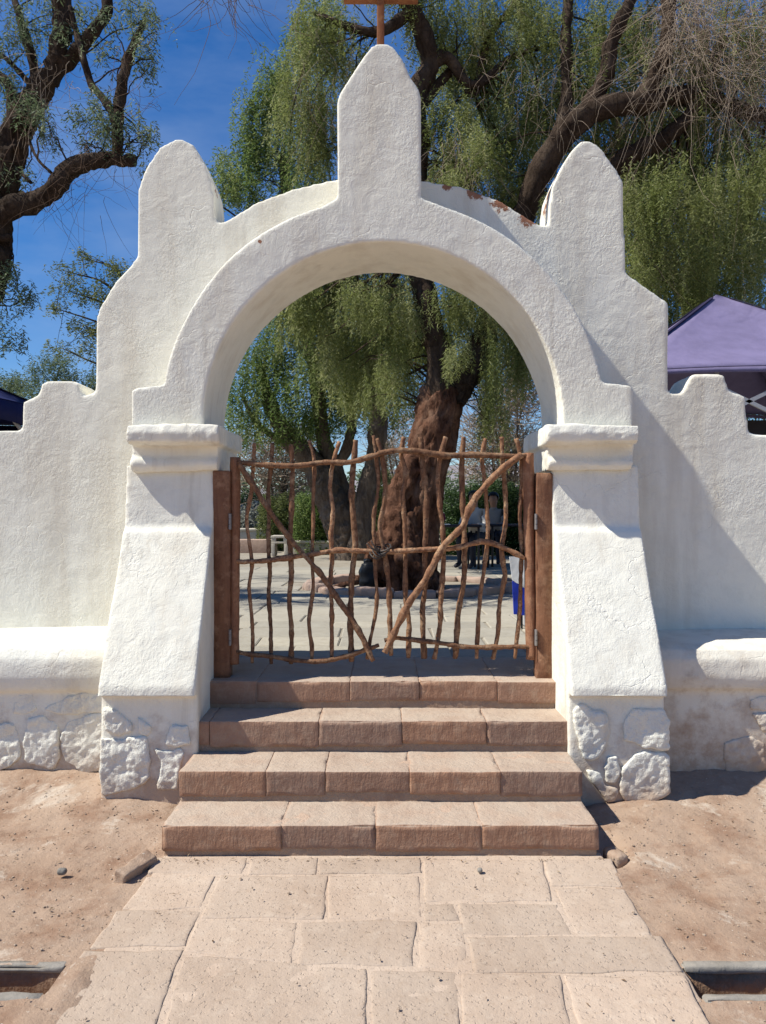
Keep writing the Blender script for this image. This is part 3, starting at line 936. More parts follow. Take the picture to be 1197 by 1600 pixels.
def stick(name, pts, wpx, d, par, mtx, seed, taper=0.85):
    q = gz(pts, d)
    r = wpx * WPX
    q = [Vector(c_[:3]) for c_ in catmull([tuple(a_) for a_ in q], 0.05)]
    rn = random.Random(seed)
    rs = [r * rn.choice((0.84, 0.88, 0.9, 0.92, 0.95, 1.1)) for k in range(len(q))]
    rs[0] *= 0.92; rs[-1] *= taper
    v, f = tube_geo(q, rs, 10, 0.20, seed, 0.012)
    # knots: a few short swellings along the stick
    me = MB().add(v, f).mesh(True)
    return under(link(name, me, M_STICK), par, mtx)

def leaf(par_name, label, loc, pick, rails, brace, stile, seed):
    t = thing(par_name, label, 'gate', 'stick gate leaves', loc)
    mt = Matrix.Translation(-Vector(loc))
    st, sw = stile
    q = gz(st, 4.455)
    v, f = tube_geo(q, sw * WPX, 12, 0.10, seed + 99, 0.03, 0.35)
    under(link('stile', MB().add(v, f).mesh(True), M_POST), t, mt)
    for k, (p, w) in enumerate(pick):
        stick('picket', p, w, GD + 0.004 * (k % 2), t, mt, seed + k)
    for k, (p, w) in enumerate(rails):
        stick('rail', p, w, 4.443, t, mt, seed + 20 + k)
    stick('brace', brace[0], brace[1], 4.412, t, mt, seed + 30)
    # wire ties at the crossings of rails and pickets
    for k, (p, w) in enumerate(pick):
        for rp, rw in (rails[0], rails[1], rails[2]):
            xs_ = np.array([a for a, b in rp]); ys_ = np.array([b for a, b in rp])
            py = np.array([b for a, b in p]); px = np.array([a for a, b in p])
            yr = np.interp(np.interp(300, py, px), xs_, ys_)
            x_at = np.interp(yr, py, px)
            if not (xs_.min() < x_at < xs_.max()): continue
            yr = np.interp(x_at, xs_, ys_)
            c = gz([(x_at, yr)], 4.452)[0]
            rr = rw * WPX * 1.12
            ring = [(c.x + 0.004 * math.sin(a * 2), c.y + 0.012 + (rr + 0.012) * math.sin(a) * 0.9, c.z + rr * math.cos(a)) for a in np.linspace(0, 2 * math.pi, 14)]
            v, f = tube_geo(ring, 0.0022, 5, 0, 0, 0.01)
            under(link('wire_tie', MB().add(v, f).mesh(True), M_IRON), t, mt)
    return t, mt
gl, glm = leaf('gate_leaf', 'left leaf of the rustic stick gate, mostly in shadow', (-0.87, 4.46, 0.7), PICK_L, RAIL_L, BR_L, ([(102,138),(100,400),(97,828)], 31), 500)
gr_, grm = leaf('gate_leaf', 'right leaf of the rustic stick gate, lit by the sun', (0.88, 4.46, 0.7), PICK_R, RAIL_R, BR_R, ([(1080,124),(1084,400),(1092,812)], 33), 600)

def post(x0, x1, ztop, zbot, label, seed):
    a, b = (x0 - CX) * 4.45 / F, (x1 - CX) * 4.45 / F
    a, b = (-0.975, b) if a < 0 else (a, 0.975)
    t = thing('gate_post', label, 'gate post', 'square gate posts', ((a + b) / 2, 4.45, 0.6))
    mt = Matrix.Translation((-(a + b) / 2, -4.45, -0.6))
    under(link('post', rounded_box((a, 4.405, zbot), (b, 4.50, ztop), 0.006, 0.04, ((3, 0.003), (20, 0.0015)), seed, 0.02), M_POST), t, mt)
    inner = b if a < 0 else a
    for z in (1.495, 0.83):
        mb = MB()
        sgn = 1 if a < 0 else -1
        xc = inner + sgn * 0.004
        for k in range(3):
            z0 = z - 0.045 + k * 0.031
            mb.tube([(xc, 4.400, z0), (xc, 4.400, z0 + 0.028)], 0.0075, 8, 0, 0, 0.01)
        mb.box((xc - 0.003, 4.402, z - 0.045), (xc + 0.003, 4.44, z + 0.045))
        under(mb.build('hinge', M_HINGE), t, mt)
post(338, 361, 1.785, 0.59, 'reddish wooden gate post against the left jamb, in shade', 71)
post(836, 861, 1.775, 0.59, 'sunlit brown wooden gate post against the right jamb', 72)

# chain and wire that hold the two leaves together
ch = thing('gate_chain', 'dark twisted wire and chain tying the two gate leaves together', 'chain', None, tuple(gz([(585, 450)], 4.42)[0]))
cmx_ = Matrix.Translation(-gz([(585, 450)], 4.42)[0])
cc = gz([(585, 452)], 4.44)[0]
for k in range(5):
    lk = []
    tl = random.uniform(-0.5, 0.5)
    for a in np.linspace(0, 2 * math.pi, 18):
        lk.append((cc.x - 0.03 + 0.016 * k + 0.028 * math.cos(a), cc.y + 0.052 * math.sin(a), cc.z + 0.022 * math.sin(a * 1.0 + tl) + 0.008 * (k - 2) + 0.016 * math.cos(a) * tl))
    v, f = tube_geo(lk, 0.0045, 6, 0, k, 0.01)
    under(link('wire_loop', MB().add(v, f).mesh(True), M_IRON), ch, cmx_)
for k, (dx, dz) in enumerate(((-0.075, 0.05), (-0.05, 0.065), (0.07, 0.03))):
    v, f = tube_geo([cc + Vector((0, -0.03, 0)), cc + Vector((dx * .5, -0.055, dz * .3)), cc + Vector((dx, -0.05, dz))], [0.006, .005, .003], 6, 0.2, k, 0.01)
    under(link('wire_end', MB().add(v, f).mesh(True), M_IRON), ch, cmx_)

# ------------------------------------------------------------------ trees
def leaves_np(strand_p, strand_len, leaf_len, leaf_w, spacing, rng, drift=0.25, per=2, droop=0.75, tint0=None):
    """compound hanging leaves along drooping strands -> verts, faces, tint, strand lines"""
    n = len(strand_p)
    M = np.maximum(3, (strand_len / spacing).astype(int))
    sid = np.repeat(np.arange(n), M * per)
    tot = len(sid)
    start = np.concatenate([[0], np.cumsum(M * per)])[:-1]
    local = (np.arange(tot) - start[sid]) // per
    t = (local + rng.random(tot) * 0.6) / M[sid]
    az = rng.random(n) * 2 * np.pi
    dr = drift * strand_len * rng.random(n)
    dx, dy = np.cos(az) * dr, np.sin(az) * dr
    base = strand_p[sid] + np.column_stack([dx[sid] * np.sqrt(t), dy[sid] * np.sqrt(t), -strand_len[sid] * t])
    la = rng.random(tot) * 2 * np.pi
    dn = droop + 0.35 * rng.standard_normal(tot)
    dirv = np.column_stack([np.cos(la), np.sin(la), -dn * 1.2])
    dirv /= np.linalg.norm(dirv, axis=1)[:, None]
    rnd = rng.standard_normal((tot, 3))
    side = np.cross(dirv, rnd)
    side /= np.linalg.norm(side, axis=1)[:, None] + 1e-9
    L = leaf_len * (rng.uniform(0.45, 1.1, tot) * (0.75 + 0.6 * rng.random(n))[sid])[:, None]
    W = leaf_w * rng.uniform(0.7, 1.25, tot)[:, None]
    tip = base + dirv * L
    midp = base + dirv * L * 0.45
    V = np.stack([base, midp + side * W * 0.5, tip, midp - side * W * 0.5], 1).reshape(-1, 3)
    Fq = np.arange(tot * 4).reshape(-1, 4)
    ts = (rng.random(n) * 0.55 if tint0 is None else tint0)[sid] + 0.45 * rng.random(tot) ** 2
    tint = np.repeat(np.clip(ts, 0, 1), 4)
    return V, Fq, tint

def leaf_obj(name, parts, mat, parent, mtx):
    V, Fq, T, n = [], [], [], 0
    for v, f, t in parts:
        V.append(v); Fq.append(f + n); T.append(t); n += len(v)
    me = mesh_np(name, np.concatenate(V), np.concatenate(Fq), False)
    at = me.attributes.new('tint', 'FLOAT', 'POINT')
    at.data.foreach_set('value', np.concatenate(T).astype(np.float32))
    o = link(name, me, mat)
    under(o, parent, mtx)
    o['kind'] = 'stuff'
    return o

def ribbons(lines, width, rng):
    """thin crossed-free twigs: 3-sided tubes along polylines (k,m,3)"""
    k, m, _ = lines.shape
    T = np.gradient(lines, axis=1)
    T /= np.linalg.norm(T, axis=2, keepdims=True) + 1e-9
    ref = rng.standard_normal((k, 1, 3))
    A = np.cross(T, ref); A /= np.linalg.norm(A, axis=2, keepdims=True) + 1e-9
    B = np.cross(T, A)
    tp = np.linspace(1, 0.4, m)[None, :, None] * (width if np.isscalar(width) else width[:, None, None])
    R = np.stack([lines + tp * A, lines + tp * (-0.5 * A + 0.87 * B), lines + tp * (-0.5 * A - 0.87 * B)], 2)
    V = R.reshape(-1, 3)
    i = np.arange(k)[:, None, None] * (m * 3) + np.arange(m - 1)[None, :, None] * 3
    j = np.arange(3)[None, None, :]
    j2 = (j + 1) % 3
    Fq = np.stack([i + j, i + j2, i + 3 + j2, i + 3 + j], -1).reshape(-1, 4)
    return V, Fq

class Tree:
    def __init__(self, name, label, base, bark, leafm, group=None):
        self.o = thing(name, label, 'tree', group, base)
        self.m = Matrix.Translation(-Vector(base))
        self.bark, self.leafm = bark, leafm
        self.nodes, self.parts, self.twigs = [], [], []
        self.limbs = MB()
        self.seed = int(abs(base[0]) * 100 + base[1] * 10) % 1000
    def limb(self, pts, rad, name='branch', seg=12, rough=0.22):
        self.seed += 1
        v, f = tube_geo(pts, rad, seg, rough, self.seed, max(0.03, (0.18 if np.max(rad) > 0.15 and seg > 16 else 0.45) * float(np.mean(rad))), 0.0, 0.042 if np.max(rad) > 0.15 and seg > 16 else (0.016 if np.max(rad) > 0.09 else 0))
        under(link(name, MB().add(v, f).mesh(True), M_BARK if name == 'branch' and self.bark is M_BARKRED else self.bark), self.o, self.m)
        c = catmull([tuple(p) for p in pts], 0.2)
        self.nodes.append(c)
    def clumps(self, specs, leaf_len=0.062, leaf_w=0.0105, strands=90, length=(0.35, 0.9), spacing=0.028, droop=0.75, drift=0.25, per=2, connect=True, subs=9):
        """specs: (x, y, rx, ry, distance[, density]) in photo pixels"""
        nod = np.concatenate(self.nodes) if self.nodes else np.zeros((0, 3))
        for sp in specs:
            x, y, rx, ry, dd = sp[:5]
            dens = sp[5] if len(sp) > 5 else 1.0
            c = np.array(P(x, y, dd)); R = np.array([rx, (rx + ry) / 2, ry]) * dd / F
            R[1] = max(R[1], 0.35)
            ns = max(6, int(strands * dens))
            ksub = max(3, int(subs))
            u = RNG.standard_normal((ksub, 3)); u /= np.linalg.norm(u, axis=1)[:, None]
            u *= RNG.random((ksub, 1)) ** 0.4
            anchors = c + u * R
            pick = RNG.integers(0, ksub, ns)
            start = anchors[pick] + RNG.standard_normal((ns, 3)) * R * 0.20
            ln = RNG.uniform(length[0], length[1], ns) * np.clip(ry * dd / F / 0.5, 0.45, 1.3)
            start[:, 2] += ln * 0.45
            tint0 = np.clip(RNG.random(ksub)[pick] * 0.55 + RNG.random(ns) * 0.25, 0, 0.8)
            self.parts.append(leaves_np(start, ln, leaf_len, leaf_w, spacing, RNG, drift, per, droop, tint0))
            if connect and len(nod):
                dist = np.linalg.norm(nod - c, axis=1)
                j = np.argmin(dist)
                p0 = nod[j]
                if dist[j] < 4.5:
                    for a in anchors[: max(2, ksub // 3)]:
                        da = np.linalg.norm(nod - a, axis=1)
                        p0 = nod[RNG.choice(np.argsort(da)[:7])]
                        mid_ = (p0 + a) / 2 + np.array([0, 0, 0.12 * dist[j]]) + RNG.standard_normal(3) * 0.14 * dist[j]
                        tt = np.linspace(0, 1, 7)[:, None]
                        self.twigs.append(((1-tt)**2 * p0 + 2*tt*(1-tt) * mid_ + tt**2 * a + RNG.standard_normal((7, 3)) * 0.012, 0.010 + 0.006 * dist[j]))
    def hang(self, specs, n, length=(0.4, 1.0), width=0.0035, mat=None, curl=0.16, name='dry_twigs'):
        """bare drooping twigs"""
        L = []
        for x, y, rx, ry, dd in specs:
            c = np.array(P(x, y, dd)); R = np.array([rx, (rx + ry) / 2, ry]) * dd / F
            s = c + RNG.uniform(-1, 1, (n, 3)) * R
            ln = RNG.uniform(length[0], length[1], n)
            m_ = 10
            walk = np.cumsum(np.cumsum(RNG.standard_normal((n, m_, 3)), axis=1) * curl * (ln / m_)[:, None, None] * 0.9, axis=1)
            t = np.linspace(0, 1, m_)
            az = RNG.random(n) * 6.28
            side = np.stack([np.cos(az), np.sin(az), np.zeros(n)], 1)[:, None, :] * (0.30 * ln)[:, None, None] * np.sqrt(t)[None, :, None]
            line = s[:, None, :] + side + walk
            line[:, :, 2] -= ln[:, None] * t[None, :] * 0.9
            L.append(line)
        v, q = ribbons(np.concatenate(L), width, RNG)
        o = link(name, mesh_np(name, v, q), mat or M_TWIG)
        under(o, self.o, self.m)
        o['kind'] = 'stuff'
    def finish(self):
        if self.twigs:
            lines = np.stack([a for a, b in self.twigs]); w = np.array([min(b, 0.020) for a, b in self.twigs])
            v, q = ribbons(lines, w, RNG)
            o = under(link('twigs', mesh_np('twigs', v, q), M_BARK if self.bark is M_BARKRED else self.bark), self.o, self.m)
            o['kind'] = 'stuff'
        if self.parts:
            leaf_obj('crown', self.parts, self.leafm, self.o, self.m)

def pts(lst, d=None):
    return [P(p[0], p[1], p[2] if len(p) > 2 else d) for p in lst]

# big pepper tree just behind the gate
D1 = 9.75
b1 = P(640, 917, D1); b1.z = CZ
T1 = Tree('pepper_tree', 'huge old pepper tree with thick red-brown trunk directly behind the gate', tuple(b1), M_BARKRED, M_LEAF)
T1.limb([P(640, 935, D1), P(640, 905, D1), P(648, 840, D1), P(656, 780, D1), P(668, 720, D1), P(682, 660, D1 + .05), P(690, 610, D1 + .1)], [0.50, 0.37, 0.30, 0.27, 0.26, 0.27, 0.25], 'trunk', 64, 0.26)
T1.limb([P(622, 915, D1 - .2), P(604, 880, D1 - .25), P(612, 830, D1 - .2), P(630, 770, D1 - .1), P(655, 700, D1)], [0.24, 0.20, 0.17, 0.16, 0.12], 'trunk_rib', 28, 0.50)
T1.limb([P(655, 915, D1 - .3), P(640, 890, D1 - .38), P(636, 850, D1 - .3), P(642, 800, D1 - .2)], [0.17, 0.15, 0.12, 0.06], 'trunk_rib', 26, 0.55)
T1.limb([P(600, 925, D1 - .1), P(570, 905, D1 - .25), P(545, 912, D1 - .3), P(520, 918, D1 - .2), P(505, 922, D1 - .1)], [0.11, 0.06, 0.035, 0.025, 0.015], 'root', 12, 0.3)
T1.limb([P(690, 630, D1 + .05), P(684, 560, D1), P(672, 490, D1 - .1), P(655, 430, D1 - .1), P(645, 340, D1), P(650, 240, D1), P(652, 150, D1), P(672, 100, D1), P(660, 50, D1 - .1), P(636, 0, D1 - .2), P(600, -70, D1 - .2)], [0.20, 0.16, 0.14, 0.14, 0.15, 0.15, 0.14, 0.125, 0.115, 0.10, 0.08])
T1.limb([P(700, 625, D1 + .1), P(735, 580, D1 + .1), P(752, 540, D1 + .1), P(780, 450, D1), P(815, 350, D1 - .2), P(850, 260, D1 - .4), P(885, 205, D1 - .6), P(935, 170, D1 - .7), P(1010, 160, D1 - .7), P(1090, 150, D1 - .6), P(1170, 175, D1 - .5), P(1260, 190, D1 - .4)], [0.22, 0.18, 0.155, 0.15, 0.15, 0.15, 0.14, 0.125, 0.115, 0.10, 0.08, 0.05])
T1.limb([P(915, 185, D1 - .65), P(945, 120, D1 - .6), P(958, 60, D1 - .6), P(985, 0, D1 - .6), P(1010, -60, D1 - .5)], [0.11, 0.095, 0.08, 0.07, 0.05])
T1.limb([P(870, 225, D1 - .5), P(884, 160, D1 - .3), P(886, 80, D1 - .3), P(888, 0, D1 - .3), P(884, -60, D1 - .3)], [0.10, 0.075, 0.065, 0.06, 0.05])
T1.limb([P(950, 265, D1 - .3), P(990, 240, D1 - .5), P(1045, 212, D1 - .6), P(1090, 160, D1 - .6), P(1130, 60, D1 - .6)], [0.12, 0.11, 0.09, 0.07, 0.05])
T1.limb([P(1000, 165, D1 - .7), P(1035, 90, D1 - .8), P(1045, 20, D1 - .8), P(1040, -60, D1 - .8)], [0.11, 0.09, 0.08, 0.06])
T1.limb([P(652, 170, D1), P(710, 110, D1 + .2), P(740, 145, D1 + .2), P(765, 60, D1 + .3), P(810, 0, D1 + .4)], [0.08, 0.06, 0.06, 0.045, 0.035])
T1.limb([P(672, 100, D1), P(700, 90, D1), P(725, 125, D1 + .1), P(750, 130, D1 + .1), P(800, 90, D1 + .3), P(860, 70, D1 + .3)], [0.09, 0.075, 0.06, 0.05, 0.04, 0.025])
T1.limb([P(640, 20, D1 - .1), P(590, 50, D1 - .3), P(540, 40, D1 - .3), P(490, 20, D1 - .3)], [0.08, 0.06, 0.045, 0.03])
up = [(505, 50, 48, 70, 9.4), (545, 110, 40, 60, 9.8, .6), (480, 175, 45, 70, 9.8), (500, 250, 30, 40, 10, .6), (690, 40, 50, 60, 10), (740, 70, 60, 60, 10.2, .8), (790, 30, 60, 45, 10, .9), (700, 210, 45, 50, 9.6), (735, 265, 55, 45, 9.5, 1.2), (775, 310, 45, 30, 9.8),
      (790, 200, 55, 60, 10), (850, 120, 60, 70, 10, .9), (830, 300, 40, 40, 10.4), (900, 60, 60, 60, 9.8, .8), (925, 250, 40, 40, 9.9, .7), (960, 130, 70, 60, 9.5, .9), (1020, 70, 60, 60, 9.3, .8), (1000, 300, 45, 80, 9.8, 1.2), (1060, 290, 60, 90, 9.6, 1.3),
      (1130, 260, 60, 100, 9.4, 1.2), (1180, 330, 50, 110, 9.6, 1.2), (1010, 420, 40, 60, 10, .9), (1080, 400, 60, 60, 10, 1), (1160, 430, 60, 50, 10.3, 1), (1110, 120, 80, 80, 9.3, .7), (1190, 100, 60, 90, 9.3, .6), (620, 0, 60, 40, 9.6, .8),
      (700, 120, 40, 50, 10.6, .9), (760, 130, 45, 50, 10.6, .9), (820, 60, 50, 50, 10.6, .9), (840, 180, 45, 50, 10.6, .9), (780, 250, 45, 40, 10.6, 1), (900, 180, 45, 50, 10.4, .8), (960, 40, 50, 50, 10.2, .7), (1040, 190, 60, 50, 10, .9), (960, 230, 40, 50, 10, .9), (690, 260, 34, 40, 10.4, .9), (1250, 250, 60, 120, 9.6), (1240, 60, 70, 80, 9.6, .7), (900, -60, 200, 50, 9.6, .8), (1100, -70, 150, 50, 9.4, .6), (660, -70, 120, 50, 9.6, .7)]
T1.clumps(up, leaf_w=0.0125, strands=215, length=(0.25, 0.75), droop=0.55, drift=0.5, subs=14)
arch = [(640, 470, 45, 40, 9.6, 1.0), (600, 520, 50, 50, 10, 1.0), (560, 470, 45, 40, 9.8, 1.0), (710, 480, 45, 40, 9.4, 1), (760, 500, 50, 45, 9.6, 1.2), (800, 560, 36, 60, 9.8, 1.2), (770, 600, 28, 60, 9.5, .9), (775, 660, 22, 40, 9.5, .6), (830, 500, 40, 60, 10, 1.2), (630, 580, 36, 50, 10.2, .8), (720, 560, 30, 30, 9.2, .6), (585, 620, 30, 40, 10.6, .6)]
T1.clumps([(1005, 330, 36, 50, 8.5, 1), (1060, 300, 46, 50, 8.4, 1), (1120, 330, 46, 50, 8.5, 1), (1180, 290, 46, 60, 8.4, 1), (1050, 390, 40, 36, 8.6, .9), (1120, 400, 40, 30, 8.6, .8), (1185, 390, 40, 34, 8.5, .9), (1000, 420, 30, 40, 8.8, .8), (870, 330, 26, 30, 9.0, .5), (740, 250, 40, 40, 9.0, .7), (700, 290, 34, 30, 9.0, .6)], strands=150, length=(0.25, 0.75), droop=0.6, drift=0.45, subs=12, connect=False)
T1.clumps(arch, strands=130)
T1.clumps([(470, 480, 40, 40, 11.5, 1), (540, 540, 50, 50, 11.8, 1), (600, 450, 50, 40, 12, 1.1), (660, 540, 50, 40, 12, 1), (730, 470, 50, 50, 12, 1), (790, 520, 40, 60, 12.2, 1), (700, 590, 40, 30, 11.6, .7), (560, 600, 40, 40, 12.5, .8),
           (450, 380, 60, 40, 12, 1.2), (560, 380, 60, 40, 12.5, 1.2), (660, 370, 60, 40, 12.5, 1.2), (760, 380, 60, 50, 12.5, 1.2), (860, 400, 60, 60, 12, 1), (900, 500, 60, 80, 11, 1),
           (760, -140, 120, 70, 11, .5), (960, -150, 150, 70, 11, .5), (562, 574, 50, 40, 13.2, 1.6), (520, 520, 55, 45, 13.2, 1.6), (488, 470, 55, 45, 13, 1.6), (450, 425, 55, 40, 13, 1.8), (414, 389, 55, 40, 12.9, 1.8), (620, 550, 50, 40, 13.6, 1.4), (590, 490, 55, 45, 13.6, 1.6), (550, 430, 55, 45, 13.5, 1.8), (500, 385, 55, 40, 13.4, 1.8)], 0.09, 0.017, 130, (0.5, 1.1), 0.04)  # back canopy, several clumps unseen, added to shade the seated people and ground
T1.limb([P(645, 350, D1), P(560, 372, 9.4), P(450, 382, 9.0), P(350, 372, 8.5), P(290, 345, 8.1), P(240, 330, 7.8)], [0.11, 0.08, 0.06, 0.045, 0.03, 0.015])  # unseen limb added behind the wall so its shadow streaks the courtyard
T1.clumps([(300, 350, 34, 34, 8.2, .5), (250, 365, 30, 36, 7.8, .5), (270, 300, 26, 26, 8.6, .4), (400, 385, 40, 14, 8.6, .4), (320, 400, 36, 30, 7.4, .5), (205, 460, 18, 26, 7.5, .3), (240, 430, 30, 34, 7.0, .4), (300, 460, 30, 34, 6.9, .4), (260, 500, 34, 34, 8.4, .5), (220, 540, 34, 34, 9.0, .5)], strands=90, length=(0.25, 0.6), droop=0.55, drift=0.5)  # sparse clumps hidden by the wall, added to dapple the courtyard floor
T1.hang([(1120, 40, 80, 80, 9.0), (1180, 100, 50, 80, 8.9), (1065, 40, 30, 50, 8.9)], 330, (0.35, 0.95), 0.0027, M_TWIG, 0.55)
T1.hang([(1020, 330, 60, 90, 9.3), (800, 140, 90, 80, 9.3), (720, 250, 50, 40, 9.2), (950, 150, 100, 80, 9.2), (510, 120, 50, 90, 9.2)], 60, (0.3, 0.8), 0.0022, M_TWIG, 0.25, 'hanging_twigs')
T1.hang([(345, -22, 45, 22, 8.6)], 46, (0.25, 0.62), 0.004, M_TWIGDARK, 0.34, 'bare_twigs')
T1.finish()

# multi-stemmed pepper tree further back on the left
D4 = 15.6
b4 = P(545, 873, D4); b4.z = CZ
T4 = Tree('pepper_tree', 'leaning multi-stemmed pepper tree with grey trunks behind the gate, left of the huge trunk', tuple(b4), M_BARKGREY, M_LEAFG)
T4.limb([P(548, 880, D4), P(540, 845, D4), P(518, 780, D4), P(490, 725, D4), P(455, 690, D4), P(425, 640, D4), P(405, 570, D4)], [0.42, 0.34, 0.30, 0.24, 0.18, 0.13, 0.08], 'trunk', 20, 0.2)
T4.limb([P(552, 875, D4 + .2), P(545, 800, D4 + .2), P(522, 730, D4 + .2), P(505, 690, D4 + .2), P(495, 600, D4), P(470, 480, D4), P(450, 340, D4), P(440, 240, D4)], [0.25, 0.20, 0.18, 0.16, 0.14, 0.12, 0.10, 0.06], 'trunk', 14, 0.2)
T4.limb([P(560, 875, D4 - .2), P(566, 800, D4 - .2), P(582, 730, D4 - .2), P(590, 660, D4 - .2), P(580, 560, D4), P(560, 460, D4), P(520, 300, D4)], [0.26, 0.20, 0.19, 0.17, 0.13, 0.10, 0.06], 'trunk', 14, 0.2)
T4.limb([P(522, 735, D4 + .2), P(545, 690, D4), P(550, 620, D4), P(540, 540, D4)], [0.12, 0.10, 0.08, 0.05])
T4.limb([P(470, 700, D4), P(440, 690, D4), P(400, 660, D4), P(380, 620, D4)], [0.10, 0.07, 0.05, 0.03])
T4.clumps([(380, 640, 40, 45, 15.5, 1), (400, 570, 45, 50, 15.2, 1.2), (440, 520, 45, 50, 15.5, 1.2), (450, 610, 45, 50, 15, 1.1), (490, 560, 45, 55, 15.6, 1.2), (520, 490, 50, 45, 15.2, 1.2), (530, 610, 40, 50, 15.4, 1.1), (480, 660, 40, 28, 15.8, .9), (570, 560, 45, 55, 15.8, 1), (410, 690, 40, 18, 15.2, .5), (600, 600, 40, 50, 16, 1),
            (440, 130, 40, 40, 15.4, .9), (415, 180, 36, 36, 15.2, .9), (395, 235, 40, 34, 15.4, 1), (360, 290, 34, 26, 15.4, .8), (470, 90, 36, 40, 15.6, .8), (495, 30, 40, 40, 15.6, .8), (385, 300, 40, 30, 15.2, .9), (430, 250, 50, 50, 15.4, 1.2), (470, 310, 50, 35, 15, 1), (445, 170, 35, 50, 15.8, .8), (360, 260, 25, 25, 15.6, .4), (500, 220, 40, 60, 15.2, 1), (420, 350, 50, 25, 15.3, .8), (640, 520, 50, 40, 15.8, 1), (690, 560, 50, 50, 16, .8), (560, 660, 36, 22, 15.6, .5), (640, 640, 30, 40, 16, .4), (800, 480, 60, 60, 16, 1)],
           0.11, 0.022, 110, (0.4, 1.05), 0.05, droop=0.55, drift=0.45)
T4.finish()

# pepper tree at the left edge of the picture
D5 = 8.2
b5 = P(-60, 940, D5); b5.z = CZ
T5 = Tree('pepper_tree', 'sparse pepper tree with dark gnarled branches at the upper left against blue sky', tuple(b5), M_BARK, M_LEAFGREY)
T5.limb([P(-60, 950, D5), P(-62, 750, D5), P(-50, 560, D5), P(-25, 420, D5), P(2, 300, D5), P(20, 215, D5), P(50, 160, D5), P(82, 112, D5), P(93, 70, D5), P(97, 0, D5), P(92, -70, D5)], [0.33, 0.27, 0.23, 0.19, 0.14, 0.125, 0.11, 0.095, 0.078, 0.072, 0.06], 'trunk', 26, 0.26)
T5.limb([P(78, 125, D5), P(108, 95, D5), P(140, 55, D5 - .1), P(168, 14, D5 - .1), P(160, -30, D5 - .1)], [0.085, 0.07, 0.06, 0.055, 0.035], rough=0.3)
T5.limb([P(-20, 350, D5), P(20, 326, D5 - .1), P(62, 312, D5 - .2), P(88, 288, D5 - .3), P(108, 264, D5 - .3), P(150, 251, D5 - .3), P(185, 250, D5 - .3), P(212, 252, D5 - .3)], [0.13, 0.105, 0.095, 0.09, 0.08, 0.066, 0.056, 0.045], seg=16, rough=0.34)
T5.limb([P(183, 250, D5 - .3), P(184, 205, D5 - .3), P(186, 160, D5 - .3), P(198, 100, D5 - .3), P(206, 75, D5 - .35), P(226, 34, D5 - .35)], [0.06, 0.055, 0.058, 0.052, 0.045, 0.022], rough=0.3)
T5.limb([P(182, 195, D5 - .3), P(165, 160, D5 - .3), P(142, 130, D5 - .2), P(129, 85, D5 - .2), P(118, 45, D5 - .1), P(110, 10, D5 - .1)], [0.045, 0.04, 0.036, 0.034, 0.03, 0.02], rough=0.3)
T5.limb([P(50, 165, D5), P(54, 110, D5 + .1), P(36, 45, D5 + .1), P(20, -10, D5 + .2)], [0.06, 0.05, 0.045, 0.03])
T5.limb([P(60, 150, D5), P(35, 118, D5 + .1), P(0, 85, D5 + .2), P(-60, 60, D5 + .3)], [0.04, 0.03, 0.025, 0.02])
T5.limb([P(20, 215, D5), P(15, 140, D5), P(-10, 110, D5), P(-60, 60, D5)], [0.06, 0.05, 0.04, 0.03])
T5.limb([P(48, 285, D5 - .2), P(28, 270, D5 - .1), P(12, 290, D5), P(14, 310, D5)], [0.02, 0.016, 0.015, 0.015])
T5.limb([P(80, 270, D5 - .3), P(60, 250, D5 - .2), P(48, 225, D5 - .1), P(46, 200, D5)], [0.016, 0.014, 0.014, 0.012])
T5.limb([P(-50, 500, D5), P(-160, 380, D5 + .4), P(-260, 260, D5 + .5), P(-380, 150, D5 + .8)], [0.14, 0.10, 0.08, 0.04])  # out-of-view limb, added for the streak shadow it throws on the courtyard
T5.limb([P(-40, 400, D5), P(-120, 260, D5 - .4), P(-180, 150, D5 - .8), P(-220, 40, D5 - .9)], [0.11, 0.08, 0.06, 0.03])  # second unseen limb, added to cast thin branch shadows
T5.limb([P(-70, 420, D5), P(-20, 380, D5 - .1), P(18, 370, D5 - .1)], [0.1, 0.06, 0.025], rough=0.35)
T5.clumps([(15, 60, 40, 50, 8.0, .8), (40, 20, 60, 30, 8.2, .7), (20, 140, 35, 40, 8.1, .7), (70, 40, 40, 40, 8.4, .5), (110, 60, 30, 40, 8.2, .4), (60, 190, 30, 30, 8.1, .7), (78, 200, 25, 30, 7.9, .6), (150, 180, 34, 26, 7.9, 1.0), (175, 215, 28, 26, 7.8, 1.0), (130, 210, 22, 24, 7.9, .5), (215, 75, 26, 50, 7.8, .7), (235, 45, 18, 40, 7.8, .5), (215, 200, 24, 24, 7.8, .45), (232, 215, 18, 12, 7.8, .25), (200, 20, 36, 26, 7.8, .6),
            (150, 40, 30, 30, 8, .5), (160, 95, 20, 30, 8, .3), (35, 290, 25, 30, 8.2, .3), (20, 460, 28, 40, 8.0, .7), (10, 520, 22, 35, 7.9, .6), (42, 475, 20, 24, 8.2, .4), (-30, 200, 40, 120, 8.2, 1), (-50, 20, 50, 60, 8.2, 1), (100, -40, 120, 30, 8.2, 1.2), (215, 250, 10, 10, 7.8, .2), (-220, 150, 90, 60, 8.4, 1.3), (-160, 300, 60, 60, 8.6, 1.2), (-320, 250, 80, 60, 9.0, 1.2), (-380, 60, 90, 60, 9.4, 1.2), (-250, 20, 90, 50, 10, 1.2), (-420, 200, 80, 60, 10.6, 1.2)],  # the last far-left clumps are out of view, added to throw shadow streaks
           0.065, 0.012, 84, (0.2, 0.55), 0.032, droop=0.5, drift=0.6, subs=9)
